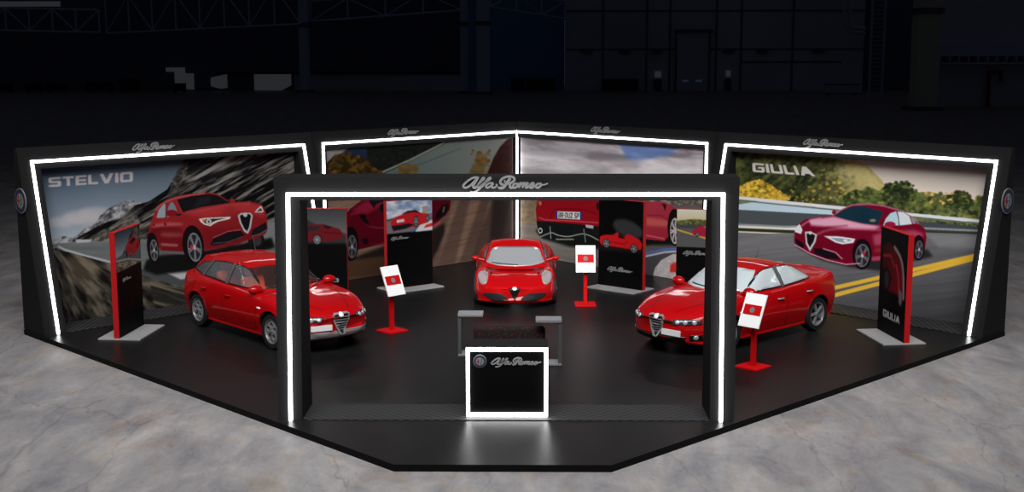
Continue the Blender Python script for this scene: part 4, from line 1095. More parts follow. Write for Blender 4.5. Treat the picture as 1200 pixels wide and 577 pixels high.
def print_mesh(name, cv, nx, nz, pos, parent, matname='print'):
    """grid of nx by nz cells carrying the painted colours; pos(u,v) gives the place on the panel"""
    a = cv.a.reshape(nz, cv.H//nz, nx, cv.W//nx, 3).mean((1, 3))/255.
    a = np.clip(a, 0, 1); a = np.where(a <= .04045, a/12.92, ((a+.055)/1.055)**2.4)
    gx, gz = np.meshgrid(np.arange(nx+1), np.arange(nz+1)); P = pos(gx/nx, gz/nz)
    me = bpy.data.meshes.new(name); nv = (nx+1)*(nz+1); nf = nx*nz
    me.vertices.add(nv); me.vertices.foreach_set('co', P.reshape(-1).astype(np.float32))
    i = (np.arange(nz)[:, None]*(nx+1)+np.arange(nx)[None]).reshape(-1)
    q = np.stack([i, i+nx+1, i+nx+2, i+1], 1)
    me.loops.add(nf*4); me.loops.foreach_set('vertex_index', q.reshape(-1).astype(np.int32))
    me.polygons.add(nf); me.polygons.foreach_set('loop_start', (np.arange(nf)*4).astype(np.int32))
    me.update(calc_edges=True)
    # colours live on the vertices: average of the four cells round each vertex
    p = np.pad(a, ((1, 1), (1, 1), (0, 0)), 'edge'); vcol = (p[:-1, :-1]+p[1:, :-1]+p[:-1, 1:]+p[1:, 1:])/4
    at_ = me.color_attributes.new('Print', 'FLOAT_COLOR', 'POINT')
    at_.data.foreach_set('color', np.concatenate([vcol, np.ones(vcol.shape[:2]+(1,))], 2).reshape(-1).astype(np.float32))
    o = bpy.data.objects.new(name, me); COL.objects.link(o); me.materials.append(MATS[matname]); o.parent = parent
    return o
vc_mat('print', .6, .06)
GREY = (140, 140, 142)
def wall_canvas(side, s0, s1, z0, z1, yloc, nx, nz, ss=2):
    """side -1/+1; s along the wall (local x), picture plane at local y=yloc; drawing coordinates are taken off the photograph"""
    rz = -side*pi/4; c, s = cos(rz), sin(rz); W, H = nx*ss, nz*ss
    U, V = np.meshgrid((np.arange(W)+.5)/W, (np.arange(H)+.5)/H); lx = s0+(s1-s0)*U; lz = z1+(z0-z1)*V
    Px, Py = lx*c-yloc*s, lx*s+yloc*c
    D = np.stack([Px-CAM[0], Py-CAM[1], lz-CAM[2]], -1); zz = D@_F; X = 600+FPX*(D@_R)/zz; Y = 288.5-FPX*(D@_U)/zz
    n = np.array([s, -c, 0.]); p0 = np.array([-yloc*s, yloc*c, 0.]); tx = np.array([c, s, 0.])
    def toc(px, py):
        d = _F+_R*(px-600)/FPX-_U*(py-288.5)/FPX; t = ((p0-CAM)@n)/(d@n); P = CAM+t*d
        return ((P@tx)-s0)/(s1-s0)*W, (z1-P[2])/(z1-z0)*H
    def pos(u, v): return np.stack([s0+(s1-s0)*u, np.full_like(u, yloc, dtype=float), z1+(z0-z1)*v], -1)
    return Canvas(W, H, X, Y, toc), pos

def clumps(c, n, x0, x1, top, bot, r0, r1, cols, seed, al=.8, soft=1, flat=.8):
    R = random.Random(seed); f = lambda g, x: g(x) if callable(g) else g
    items = []
    for _ in range(n):
        x = R.uniform(x0, x1); a, b = f(top, x), f(bot, x); y = R.uniform(a, b); items.append((y, x))
    for y, x in sorted(items):
        k = R.random(); a, b = cols[0], cols[1]; col = tuple(a[i]+(b[i]-a[i])*k for i in range(3)); r = R.uniform(r0, r1)
        c.ell(x, y, r, r*flat*R.uniform(.7, 1.2), col, al=al, soft=soft, n=14)
def prof(pts):
    X = [p[0] for p in pts]; Y = [p[1] for p in pts]
    return lambda x: float(np.interp(x, X, Y))
def paint_suv(c):
    sky = grad((60, 188), (38, 56, 74), (80, 282), (158, 170, 180)); c.fill(sky)
    c.fill(lambda X, Y: sky(X, Y)*(1-.25*np.clip((X-120)/160, 0, 1))[..., None])
    for x, y, rx, ry in ((78, 259, 20, 5), (96, 254, 22, 7), (112, 250, 20, 7), (104, 258, 26, 6), (70, 264, 14, 3)): c.ell(x, y, rx, ry, (176, 174, 178), al=.7, soft=7)
    rockt = streak(-30, 5, 3, 11, 4)
    c.poly([(50, 292), (62, 282), (75, 277), (86, 279), (100, 268), (112, 262), (118, 252), (128, 244), (140, 238), (152, 235), (165, 237), (180, 250), (200, 300), (50, 300)], mixc(rockt, (62, 64, 68), (165, 165, 168)))
    c.poly([(55, 294), (80, 286), (98, 274), (120, 262), (140, 256), (160, 240), (175, 236), (187, 228), (196, 222), (206, 204), (214, 190), (226, 176), (370, 150), (370, 345), (160, 345), (110, 300)], mixc(streak(-30, 22, 2.4, 21, 4), (12, 12, 14), (116, 112, 104), .42, .68))
    c.poly([(95, 285), (120, 270), (142, 262), (160, 252), (165, 262), (140, 282), (110, 290)], mixc(rockt, (52, 52, 50), (140, 132, 118)), al=.8, soft=3)
    c.poly([(196, 232), (204, 208), (213, 192), (222, 186), (218, 206), (206, 226)], mixc(streak(-60, 4, 3, 5), (45, 44, 42), (112, 106, 96)), al=.8, soft=2)
    c.poly([(216, 216), (240, 200), (262, 188), (276, 181), (262, 194), (240, 206)], (150, 148, 145), al=.85, soft=2)
    c.poly([(216, 186), (240, 178), (262, 176), (240, 195), (222, 206)], (22, 24, 28), al=.75, soft=4)
    c.poly([(235, 212), (280, 190), (352, 172), (352, 186), (290, 204), (245, 222)], mixc(streak(-27, 24, 1.8, 31, 3), (9, 9, 11), (150, 146, 140), .46, .74), al=.8, soft=3)
    # road
    road = modul((100, 106, 106), streak(3, 60, 2.5, 41), .12)
    c.poly([(55, 288), (90, 283), (130, 283), (180, 280), (220, 292), (380, 285), (380, 350), (290, 345), (215, 334), (165, 322), (120, 307), (75, 294)], road)
    c.poly([(300, 262), (360, 255), (360, 290), (310, 285)], (118, 122, 124), soft=4)
    c.line([(68, 289), (76, 293), (100, 300), (128, 307), (165, 318)], 2.2, (172, 176, 176), soft=1)
    c.poly([(160, 315), (200, 322), (260, 332), (300, 340), (300, 348), (240, 342), (190, 333), (158, 322)], (70, 74, 76), soft=1)
    c.poly([(195, 320), (225, 316), (240, 322), (212, 328)], (176, 176, 176), soft=2)
    c.poly([(88, 281), (108, 281), (106, 284), (90, 285)], (170, 172, 175), soft=1)
    # blurred verge
    vb = lambda X, Y: fbm((np.arctan2(Y-262, X-40))*16+40, np.hypot(X-40, Y-262)/26, 61, 4)
    c.poly([(50, 291), (72, 294), (100, 301), (128, 309), (160, 321), (200, 333), (260, 345), (360, 352), (360, 420), (50, 420)], mixc(vb, (22, 21, 21), (104, 97, 84), .38, .74))
    c.poly([(78, 300), (110, 306), (118, 325), (100, 338), (80, 330)], (120, 108, 86), al=.45, soft=9)
    c.poly([(175, 330), (260, 348), (340, 356), (340, 400), (230, 372), (180, 356)], mixc(streak(16, 44, 3.2, 71), (40, 38, 34), (108, 100, 82), .35, .72), soft=4)
    c.poly([(165, 362), (215, 348), (260, 345), (260, 352), (205, 372), (165, 392)], (26, 25, 25), al=.0, soft=2)
    # car, traced off an enlarged view
    c.zoom(160, 210, 5.244)
    c.poly([(60, 500), (140, 470), (420, 440), (700, 390), (830, 360), (850, 420), (700, 470), (420, 560), (120, 590), (40, 560)], (12, 12, 13), al=.92, soft=5)
    c.ell(735, 375, 50, 55, (22, 22, 24)); c.ell(742, 378, 26, 34, (52, 52, 55))
    red = grad((120, 130), (160, 42, 46), (420, 450), (96, 14, 20))
    body = [(74, 330), (80, 285), (98, 240), (115, 196), (138, 160), (180, 132), (240, 110), (330, 92), (430, 82), (485, 88), (530, 112), (578, 144), (620, 142), (690, 140), (745, 150), (778, 170), (792, 200), (803, 258), (806, 312), (792, 338), (745, 362), (690, 374), (610, 400), (520, 424), (440, 436), (400, 440), (300, 462), (160, 458), (140, 420), (110, 370)]
    c.poly(body, red)
    c.poly([(560, 165), (690, 146), (760, 160), (785, 200), (790, 240), (715, 215), (640, 205), (560, 225), (420, 235), (300, 225), (420, 185)], grad((300, 200), (190, 66, 64), (780, 200), (168, 46, 48)) if 0 else (176, 52, 54), al=.75, soft=8)
    c.poly([(76, 330), (90, 300), (290, 320), (300, 462), (160, 458), (120, 380)], (96, 16, 22), al=.75, soft=9)
    c.poly([(400, 300), (470, 300), (620, 300), (790, 330), (745, 362), (610, 400), (440, 436), (410, 380)], (104, 18, 26), al=.6, soft=10)
    c.poly([(570, 160), (640, 205), (625, 225), (560, 240), (500, 232), (540, 190)], (140, 34, 38), al=.6, soft=6)
    c.line([(300, 208), (420, 188), (560, 160), (700, 150)], 9, (214, 112, 108), al=.5, soft=5, sm=4)
    c.line([(120, 190), (150, 160), (240, 118), (420, 88)], 7, (216, 150, 150), al=.6, soft=3, sm=4)
    c.poly([(82, 330), (110, 290), (280, 300), (270, 318), (160, 318), (95, 330)], (92, 18, 24), al=.8, soft=5)
    c.poly([(96, 282), (180, 268), (282, 272), (282, 284), (180, 290), (100, 300)], (210, 140, 132), al=.45, soft=4)
    c.poly([(150, 330), (280, 336), (290, 350), (200, 358), (150, 350)], (204, 132, 122), al=.35, soft=6)
    c.poly([(150, 395), (258, 402), (250, 416), (152, 410)], (205, 150, 140), al=.55, soft=3)
    c.poly([(150, 440), (300, 448), (300, 464), (156, 460)], (90, 92, 96))
    c.poly([(380, 300), (420, 310), (450, 400), (420, 436), (396, 430)], (120, 22, 30), al=.7, soft=8)
    # glass
    c.poly([(248, 126), (340, 104), (440, 92), (500, 102), (576, 148), (500, 158), (400, 172), (282, 206), (262, 170)], grad((260, 120), (20, 20, 24), (560, 150), (58, 62, 70)))
    c.poly([(340, 180), (380, 120), (460, 104), (450, 150)], (38, 40, 46), al=.6, soft=5)
    c.poly([(122, 240), (136, 192), (166, 156), (184, 148), (176, 238)], (138, 150, 158)); c.poly([(186, 236), (190, 190), (206, 148), (222, 142), (240, 170), (254, 218)], (110, 122, 130))
    c.line([(244, 128), (262, 170), (284, 214)], 9, (150, 40, 44)); c.line([(180, 146), (182, 238)], 5, (30, 26, 28))
    c.ell(590, 134, 16, 13, (150, 34, 38)); c.ell(214, 210, 38, 21, (122, 22, 28)); c.poly([(240, 215), (276, 212), (274, 224), (246, 228)], (28, 24, 26))
    c.ell(176, 278, 9, 9, (90, 16, 20)); c.ell(106, 284, 7, 7, (90, 16, 20))
    # wheels
    for cx, cy, rx, ry in ((352, 412, 66, 122), (104, 430, 36, 96)): c.ell(cx-4, cy-6, rx, ry, (24, 12, 14), ang=-6)
    c.wheel(357, 420, 54, 112, -6, (118, 118, 124), .80, 5); c.wheel(108, 438, 31, 84, -4, (108, 108, 114), .78, 5)
    c.ell(338, 420, 8, 16, (190, 40, 44))
    # lamps, grille, intakes
    c.poly([(384, 246), (420, 240), (580, 233), (572, 246), (500, 262), (470, 278), (455, 290), (415, 280), (392, 262)], (218, 214, 208))
    c.poly([(398, 250), (430, 246), (560, 240), (490, 256), (462, 270), (450, 282), (418, 272)], (50, 40, 40)); c.ell(444, 262, 16, 15, (205, 205, 205)); c.ell(444, 262, 8, 8, (60, 60, 66)); c.poly([(400, 250), (426, 248), (420, 262), (406, 260)], (220, 110, 40))
    c.poly([(726, 206), (742, 184), (766, 164), (782, 200), (770, 206)], (205, 202, 198)); c.poly([(736, 202), (764, 176), (774, 198)], (58, 50, 50))
    c.poly([(622, 224), (640, 210), (700, 208), (714, 224), (702, 300), (684, 338), (660, 322), (634, 270)], (178, 178, 180)); c.poly([(634, 226), (648, 218), (696, 216), (704, 228), (692, 296), (680, 322), (664, 308), (642, 264)], (22, 20, 22)); c.ell(668, 220, 13, 13, (186, 186, 190))
    c.poly([(452, 404), (474, 364), (560, 326), (640, 316), (662, 346), (620, 372), (540, 398), (480, 410)], (24, 20, 24)); c.line([(470, 398), (560, 388), (650, 356)], 4, (80, 76, 80))
    c.poly([(704, 348), (714, 310), (796, 264), (802, 300), (790, 326), (720, 352)], (26, 22, 26)); c.line([(708, 352), (760, 338), (800, 312)], 4, (110, 104, 106)); c.line([(470, 362), (560, 322), (640, 312)], 4, (190, 80, 80))
    c.zoom(0, 0, 1)
    c.text('STELVIO', (56.6, 208.6), (155.8, 201.6), (155.8, 213.2), (57.2, 219.6), (172, 166, 168))
def paint_saloon(c):
    c.fill(grad((1050, 170), (96, 92, 92), (1040, 234), (226, 214, 196)))
    tex = streak(0, 3.2, 3.2, 101, 4)
    hill = mixc(streak(-40, 9, 4, 103, 4), (26, 34, 22), (84, 86, 46), .3, .75)
    c.poly([(840, 160), (968, 168), (985, 178), (1002, 186), (1018, 196), (1034, 212), (1042, 226), (1000, 250), (840, 250)], grad((960, 180), hill, (1040, 208), modul((150, 140, 90), tex, .22)))
    c.poly([(975, 176), (1005, 190), (1035, 215), (1020, 225), (985, 205)], (190, 178, 120), al=.3, soft=10)
    c.poly([(845, 238), (866, 218), (880, 213), (890, 210), (902, 216), (914, 224), (926, 234), (900, 242), (840, 242)], mixc(tex, (120, 96, 24), (222, 184, 66), .25, .7))
    hp = prof([(840, 162), (968, 170), (1002, 188), (1018, 198), (1034, 213), (1042, 227)])
    clumps(c, 420, 845, 1000, lambda x: hp(x)+3, 244, 1.2, 3.2, ((20, 28, 18), (78, 82, 40)), 3, .5)
    clumps(c, 120, 960, 1038, lambda x: hp(x)+2, 240, 1.2, 3.0, ((120, 112, 62), (176, 160, 100)), 4, .35)
    c.poly([(985, 178), (1010, 190), (1042, 222), (1030, 240), (995, 228), (980, 205)], (186, 172, 122), al=.4, soft=12)
    clumps(c, 260, 845, 922, prof([(845, 224), (866, 219), (880, 212), (890, 209), (902, 216), (914, 225), (924, 233)]), 240, 1.0, 2.6, ((130, 100, 26), (232, 194, 78)), 5, .8)
    clumps(c, 40, 925, 1000, 214, 240, 1.0, 2.6, ((150, 124, 40), (210, 176, 70)), 6, .6)
    clumps(c, 60, 845, 975, 236, 246, 1.2, 3.2, ((34, 44, 24), (78, 84, 44)), 7, .6)
    tr = mixc(streak(0, 4.5, 3.4, 111, 4), (30, 38, 24), (118, 128, 62), .28, .74)
    c.poly([(975, 246), (984, 232), (994, 226), (1002, 222), (1012, 224), (1022, 220), (1030, 224), (1040, 216), (1050, 214), (1058, 216), (1064, 214), (1068, 222), (1078, 226), (1090, 225), (1100, 228), (1112, 229), (1120, 228), (1128, 224), (1136, 228), (1140, 236), (1150, 230), (1170, 226), (1170, 268), (975, 258)], tr)
    tp = prof([(975, 246), (984, 232), (1002, 223), (1022, 221), (1030, 225), (1040, 217), (1050, 215), (1064, 214), (1078, 226), (1100, 228), (1112, 229), (1128, 225), (1138, 230), (1150, 231), (1170, 227)])
    clumps(c, 60, 1085, 1165, lambda x: tp(x)-2, lambda x: tp(x)+10, 1.2, 3.4, ((170, 130, 60), (226, 184, 104)), 8, .7)
    clumps(c, 420, 978, 1170, lambda x: tp(x)-1, 264, 1.2, 3.6, ((26, 36, 22), (104, 112, 60)), 9, .7)
    clumps(c, 90, 1036, 1070, lambda x: tp(x)-2, 236, 1.2, 3.0, ((20, 28, 18), (50, 62, 34)), 10, .8); clumps(c, 60, 1118, 1140, lambda x: tp(x)-2, 244, 1.2, 3.0, ((20, 28, 18), (50, 62, 34)), 11, .8)
    clumps(c, 160, 978, 1170, 244, 264, 1.2, 3.4, ((92, 98, 60), (136, 140, 92)), 12, .5)
    c.poly([(840, 226), (866, 230), (985, 244), (990, 256), (975, 256), (866, 248), (840, 250)], (96, 108, 74), al=.9)
    c.poly([(840, 244), (890, 236), (930, 240), (978, 246), (976, 252), (930, 250), (880, 247), (840, 252)], (168, 190, 200), soft=1)
    # barrier
    c.poly([(840, 243), (866, 246), (976, 252), (1060, 258), (1170, 268), (1170, 276), (1060, 270), (840, 264)], grad((860, 250), (70, 76, 78), (1170, 272), (58, 62, 66)))
    c.line([(835, 228), (866, 232), (985, 244), (1070, 252), (1175, 262)], 3.6, (196, 200, 198)); c.line([(835, 231), (866, 235), (985, 247), (1175, 265)], 1.6, (90, 98, 98))
    c.line([(835, 262), (920, 266), (1000, 264), (1175, 272)], 2.2, (128, 132, 132)); c.line([(835, 268), (930, 272), (1060, 272), (1175, 276)], 4, (40, 46, 28), soft=1)
    road = modul(grad((1000, 272), (104, 104, 106), (1020, 400), (52, 52, 54)), streak(-6, 90, 2.4, 121), .10)
    c.poly([(830, 271), (900, 274), (1060, 272), (1180, 276), (1180, 430), (830, 430)], road)
    c.poly([(1085, 275), (1175, 278), (1175, 292), (1100, 290)], (128, 130, 132), al=.5, soft=6)
    for a, b, w, cc in (((830, 371.5), (1180, 291.5), 4.6, (206, 160, 54)), ((830, 385), (1180, 293.5), 4.8, (206, 160, 54))): c.line([a, b], w, cc, soft=1)
    # car
    c.zoom(900, 220, 4.81)
    c.poly([(150, 330), (300, 410), (460, 450), (620, 470), (800, 420), (930, 390), (900, 350), (500, 370)], (26, 26, 28), al=.85, soft=5)
    body = [(148, 300), (150, 248), (168, 208), (212, 178), (290, 164), (366, 158), (412, 124), (470, 96), (560, 91), (650, 100), (740, 126), (806, 160), (852, 206), (884, 232), (894, 284), (884, 350), (868, 388), (820, 404), (700, 412), (590, 416), (480, 436), (420, 432), (330, 406), (240, 370), (186, 344), (150, 318)]
    c.poly(body, grad((200, 170), (150, 30, 62), (480, 430), (104, 8, 32)))
    c.poly([(232, 182), (370, 164), (520, 200), (640, 220), (600, 236), (470, 232), (340, 222), (240, 214)], (216, 170, 190), al=.85, soft=5)
    c.poly([(150, 300), (152, 270), (300, 300), (480, 330), (560, 300), (590, 340), (470, 432), (330, 404), (190, 342)], (96, 6, 28), al=.55, soft=8)
    c.line([(270, 268), (340, 240), (470, 232), (640, 240)], 8, (214, 150, 168), al=.55, soft=4, sm=4); c.line([(176, 228), (230, 190), (300, 172)], 7, (206, 170, 190), al=.7, soft=3, sm=4)
    c.line([(250, 250), (330, 225), (450, 215)], 6, (96, 8, 34), al=.7, soft=3, sm=4)
    c.poly([(590, 270), (660, 250), (820, 240), (880, 260), (860, 290), (700, 310), (600, 330)], (176, 96, 116), al=.6, soft=6)
    c.poly([(600, 345), (660, 335), (830, 330), (840, 350), (700, 360), (600, 366)], (176, 110, 60), al=.3, soft=5)
    c.poly([(580, 392), (700, 380), (820, 370), (820, 392), (700, 408), (586, 414)], (150, 70, 96), al=.8, soft=2)
    c.line([(366, 158), (412, 126), (470, 99), (560, 94), (650, 103), (740, 129), (806, 163), (850, 206)], 6, (196, 150, 168), al=.8, soft=2)
    c.poly([(372, 160), (420, 128), (476, 106), (540, 104), (652, 138), (634, 176), (618, 212), (540, 204), (450, 184)], grad((400, 120), (120, 178, 196), (600, 190), (20, 44, 58)))
    c.poly([(470, 168), (520, 120), (560, 130), (600, 180), (560, 200)], (16, 40, 52), al=.6, soft=6); c.ell(590, 186, 18, 8, (150, 140, 100), al=.8, soft=2)
    c.poly([(650, 214), (664, 176), (690, 146), (722, 134), (734, 176), (736, 214)], (160, 186, 196)); c.poly([(742, 214), (738, 174), (730, 136), (764, 140), (796, 162), (812, 206)], (186, 196, 200)); c.poly([(816, 204), (802, 166), (824, 182), (834, 204)], (120, 130, 138))
    c.ell(688, 208, 31, 16, (140, 20, 52)); c.ell(372, 140, 12, 13, (120, 16, 44))
    for cx, cy, rx, ry in ((530, 376, 56, 88), (848, 340, 36, 72)): c.ell(cx, cy, rx, ry, (30, 6, 14))
    c.wheel(532, 384, 47, 78, 4, (90, 92, 98), .84, 5, tyre=(14, 14, 16)); c.wheel(852, 350, 27, 61, 4, (84, 86, 92), .82, 5, tyre=(14, 14, 16)); c.ell(540, 372, 7, 14, (170, 30, 40))
    c.poly([(208, 250), (240, 248), (276, 266), (268, 306), (236, 360), (214, 318)], (176, 172, 178)); c.poly([(216, 260), (240, 256), (266, 270), (258, 304), (236, 340), (222, 312)], (20, 18, 24)); c.ell(238, 256, 9, 9, (186, 186, 196))
    c.poly([(316, 274), (400, 276), (492, 290), (480, 312), (420, 320), (380, 310), (350, 292)], (206, 216, 228)); c.poly([(350, 284), (430, 288), (476, 296), (430, 312), (390, 304)], (120, 136, 156)); c.ell(436, 300, 12, 8, (236, 240, 246))
    c.poly([(150, 250), (160, 222), (178, 206), (194, 240), (186, 262)], (196, 206, 214)); c.poly([(148, 286), (172, 296), (206, 322), (200, 344), (160, 318)], (20, 14, 20)); c.poly([(258, 342), (300, 344), (380, 366), (404, 408), (330, 400), (260, 372)], (22, 14, 20))
    c.line([(150, 322), (240, 374), (330, 408), (440, 434), (520, 428)], 5, (204, 130, 150)); c.line([(310, 345), (380, 366), (420, 404)], 5, (206, 140, 160), soft=1)
    c.zoom(0, 0, 1)
    c.text('GIULIA', (881.5, 190.8), (950, 196), (955.6, 206.8), (882, 201.6), (176, 174, 168))
def paint_coupe_front(c):
    c.fill(grad((390, 165), (132, 132, 128), (600, 200), (112, 118, 110)))
    tex = streak(0, 3.4, 3.2, 131, 4)
    c.poly([(398, 182), (410, 172), (425, 166), (450, 160), (480, 180), (470, 205), (390, 205)], (30, 42, 66), soft=2)
    c.poly([(430, 170), (450, 160), (560, 150), (530, 165), (500, 180), (470, 195), (450, 206), (430, 206)], modul((22, 26, 22), tex, .5), soft=2)
    c.poly([(445, 206), (480, 190), (512, 174), (530, 164), (600, 152), (620, 260), (440, 260)], grad((470, 200), (86, 102, 98), (580, 190), (122, 126, 120)), soft=1)
    c.line([(446, 203), (480, 188), (512, 172), (528, 163)], 2.4, (128, 128, 118), soft=1)
    c.line([(470, 200), (500, 190), (530, 178)], 1.2, (80, 90, 86), soft=1); c.line([(485, 196), (510, 186), (540, 174)], 1, (80, 90, 86), soft=1)
    c.poly([(376, 205), (384, 190), (392, 182), (402, 180), (410, 180), (420, 184), (432, 186), (438, 196), (448, 202), (450, 240), (376, 240)], (40, 30, 12), soft=2)
    clumps(c, 200, 378, 448, prof([(378, 200), (392, 182), (402, 178), (425, 184), (438, 196), (448, 202)]), 215, 1.2, 3.6, ((34, 26, 10), (112, 80, 28)), 13, .7)
    for x, y, rx, ry in ((480, 200, 9, 6), (472, 204, 6, 5), (562, 186, 5, 9), (560, 198, 8, 8), (568, 190, 4, 6), (556, 206, 8, 6)): c.ell(x, y, rx, ry, (96, 70, 28), al=.6, soft=4)
    clumps(c, 40, 466, 490, 192, 210, 1.2, 3, ((84, 58, 20), (140, 102, 40)), 14, .6); clumps(c, 60, 552, 574, 176, 212, 1.2, 3, ((74, 50, 20), (136, 98, 44)), 15, .6)
    c.poly([(570, 206), (578, 186), (586, 172), (594, 164), (606, 158), (612, 240), (566, 240)], modul((46, 18, 14), tex, .4), soft=3)
    # road
    rt = modul((124, 98, 82), streak(-14, 30, 1.6, 141, 4), .22)
    c.poly([(376, 236), (500, 232), (620, 222), (620, 400), (376, 400)], rt)
    for x0, x1, d in ((565, 575, .55), (540, 552, .5), (578, 600, .7), (526, 532, .35)): c.poly([(x0, 230), (x1, 230), (x1-24, 330), (x0-34, 330)], (60, 46, 42), al=d, soft=8)
    c.poly([(578, 232), (612, 230), (612, 300), (572, 300)], (34, 28, 28), al=.75, soft=9)
    c.zoom(400, 230, 5.714)
    c.poly([(-120, 420), (60, 420), (300, 330), (560, 250), (690, 180), (692, 240), (650, 350), (600, 440), (300, 520), (-120, 560)], (28, 22, 20), al=.9, soft=7)
    c.poly([(-120, 470), (60, 430), (300, 400), (300, 520), (-120, 600)], (86, 62, 44), al=.9, soft=6)
    red = grad((150, 40), (138, 16, 44), (300, 320), (84, 4, 22))
    c.poly([(-140, 130), (-60, 90), (30, 120), (60, 84), (110, 48), (160, 10), (300, -60), (520, -110), (690, -40), (734, 30), (726, 92), (700, 128), (620, 196), (460, 262), (300, 320), (180, 344), (110, 360), (60, 240), (-140, 300)], red)
    c.poly([(70, 100), (150, 40), (300, 0), (300, 50), (170, 120), (120, 110)], (168, 40, 66), al=.6, soft=8); c.line([(60, 125), (120, 115), (140, 160), (200, 206), (300, 215)], 8, (176, 52, 78), al=.6, soft=3, sm=4)
    c.poly([(116, 120), (160, 122), (166, 146), (196, 204), (150, 178), (126, 150)], (22, 6, 12)); c.poly([(180, 20), (190, 44), (218, 84), (236, 54), (300, 30), (300, -10)], (20, 18, 22))
    c.ell(276, 78, 20, 28, (14, 12, 14)); c.poly([(140, 286), (176, 280), (182, 320), (148, 326)], (24, 10, 14))
    c.poly([(180, 332), (300, 306), (480, 240), (640, 170), (620, 196), (300, 322)], (150, 30, 54), al=.8, soft=3)
    c.poly([(626, 154), (640, 110), (676, 60), (716, 52), (712, 92), (690, 124), (650, 152)], (16, 12, 14)); c.line([(690, 70), (680, 110)], 8, (110, 100, 104), soft=1)
    c.poly([(616, 192), (660, 172), (668, 178), (622, 206)], (190, 60, 80), soft=1)
    c.ell(62, 320, 54, 116, (16, 8, 10)); c.wheel(72, 340, 38, 94, 0, (96, 96, 100), .82, 5)
    c.zoom(0, 0, 1)
def paint_coupe_rear(c):
    cl = streak(6, 34, 9, 151, 5)
    base = mixc(cl, (118, 112, 118), (206, 204, 210), .3, .68)
    c.fill(base)
    c.poly([(722, 160), (770, 168), (800, 170), (785, 182), (765, 186), (748, 190), (735, 188), (730, 178)], (84, 116, 176), al=.75, soft=8)
    c.poly([(605, 158), (700, 166), (725, 178), (680, 186), (612, 182)], (128, 120, 124), al=.5, soft=9); c.poly([(610, 182), (700, 188), (840, 186), (840, 225), (610, 225)], (206, 200, 198), al=.5, soft=9)
    tex = streak(0, 4, 3, 161, 3)
    c.poly([(600, 222), (640, 226), (840, 228), (840, 250), (600, 250)], mixc(tex, (70, 66, 56), (140, 132, 118)), soft=2)
    c.poly([(600, 240), (640, 242), (840, 240), (840, 420), (600, 420)], modul(grad((620, 250), (128, 118, 108), (700, 330), (84, 82, 82)), streak(6, 24, 1.6, 171, 4), .16))
    c.poly([(600, 236), (628, 234), (630, 262), (600, 262)], modul((132, 112, 92), tex, .2), soft=2)
    c.zoom(610, 230, 5.217)
    # kerb and track on the right
    c.poly([(600, 480), (700, 380), (820, 330), (1000, 300), (1200, 290), (1200, 560), (600, 560)], (72, 72, 76), soft=2)
    c.line([(620, 400), (760, 352), (880, 328), (1100, 312)], 16, (84, 104, 168), soft=2); c.line([(620, 425), (760, 370), (880, 344), (1100, 328)], 9, (206, 206, 212), soft=2)
    c.poly([(806, 500), (822, 440), (860, 392), (930, 356), (1120, 336), (1120, 540), (806, 520)], modul((186, 182, 182), tex, .12)); c.poly([(912, 466), (916, 420), (936, 408), (1010, 396), (1010, 470)], (200, 48, 42), soft=3)
    # shadow under the car
    c.poly([(90, 210), (130, 260), (300, 310), (560, 330), (800, 300), (980, 300), (980, 230), (300, 160)], (14, 18, 16), al=.95, soft=6)
    c.poly([(220, 256), (320, 258), (330, 268), (214, 268)], (150, 146, 134), soft=2)
    red = grad((300, 30), (196, 36, 50), (300, 190), (138, 14, 26))
    c.poly([(98, 150), (92, 80), (110, 10), (160, -60), (320, -120), (560, -120), (700, -60), (760, 40), (760, 230), (560, 200), (485, 190), (300, 172), (150, 164)], red)
    side = grad((780, 60), (186, 96, 112), (860, 250), (140, 34, 48))
    c.poly([(700, 30), (765, 36), (880, 34), (940, 66), (960, 110), (920, 170), (904, 246), (880, 276), (765, 264), (660, 230), (640, 100)], side)
    c.poly([(765, 130), (920, 150), (915, 190), (765, 180)], (196, 108, 92), al=.55, soft=6); c.line([(765, 240), (880, 262)], 7, (206, 90, 110), soft=2); c.poly([(856, 44), (892, 52), (884, 96), (872, 60)], (26, 16, 20))
    c.line([(770, 120), (860, 118), (900, 150)], 5, (110, 20, 38), soft=2)
    c.ell(940, 190, 42, 112, (24, 14, 16)); c.wheel(944, 214, 34, 92, 0, (176, 174, 172), .86, 7)
    c.line([(180, 140), (196, 100), (226, 80), (380, 84), (460, 110)], 7, (104, 8, 20), sm=4, soft=1)
    c.ell(124, 44, 18, 24, (120, 20, 30)); c.ell(120, 44, 10, 14, (190, 90, 60))
    c.line([(110, 130), (150, 146), (300, 152), (485, 164)], 5, (220, 90, 96), soft=2); c.ell(480, 62, 18, 26, (30, 20, 24))
    c.poly([(96, 152), (170, 156), (310, 168), (485, 186), (640, 214), (640, 290), (485, 282), (360, 262), (230, 262), (150, 246), (108, 214)], modul((20, 22, 22), streak(0, 2.2, 2.2, 181), .35))
    c.poly([(398, 176), (446, 182), (444, 200), (400, 192)], (170, 170, 176))
    c.ell(121, 212, 13, 17, (190, 190, 190)); c.ell(121, 212, 8, 11, (16, 16, 16))
    c.line([(120, 250), (160, 234), (190, 224), (230, 240), (290, 248), (350, 236), (390, 232), (440, 250), (490, 272), (640, 286)], 5, (150, 154, 150), sm=4)
    c.line([(180, 186), (186, 262)], 5, (130, 134, 132)); c.line([(386, 200), (398, 284)], 5, (120, 124, 122))
    c.poly([(216, 92), (376, 98), (376, 146), (216, 136)], (24, 40, 120)); c.poly([(226, 94), (364, 99), (364, 144), (226, 136)], (206, 206, 202))
    c.text('BR.DuZ sP', (231, 101), (359, 106), (359, 138), (231, 131), (30, 30, 34), gap=.14)
    c.zoom(0, 0, 1)
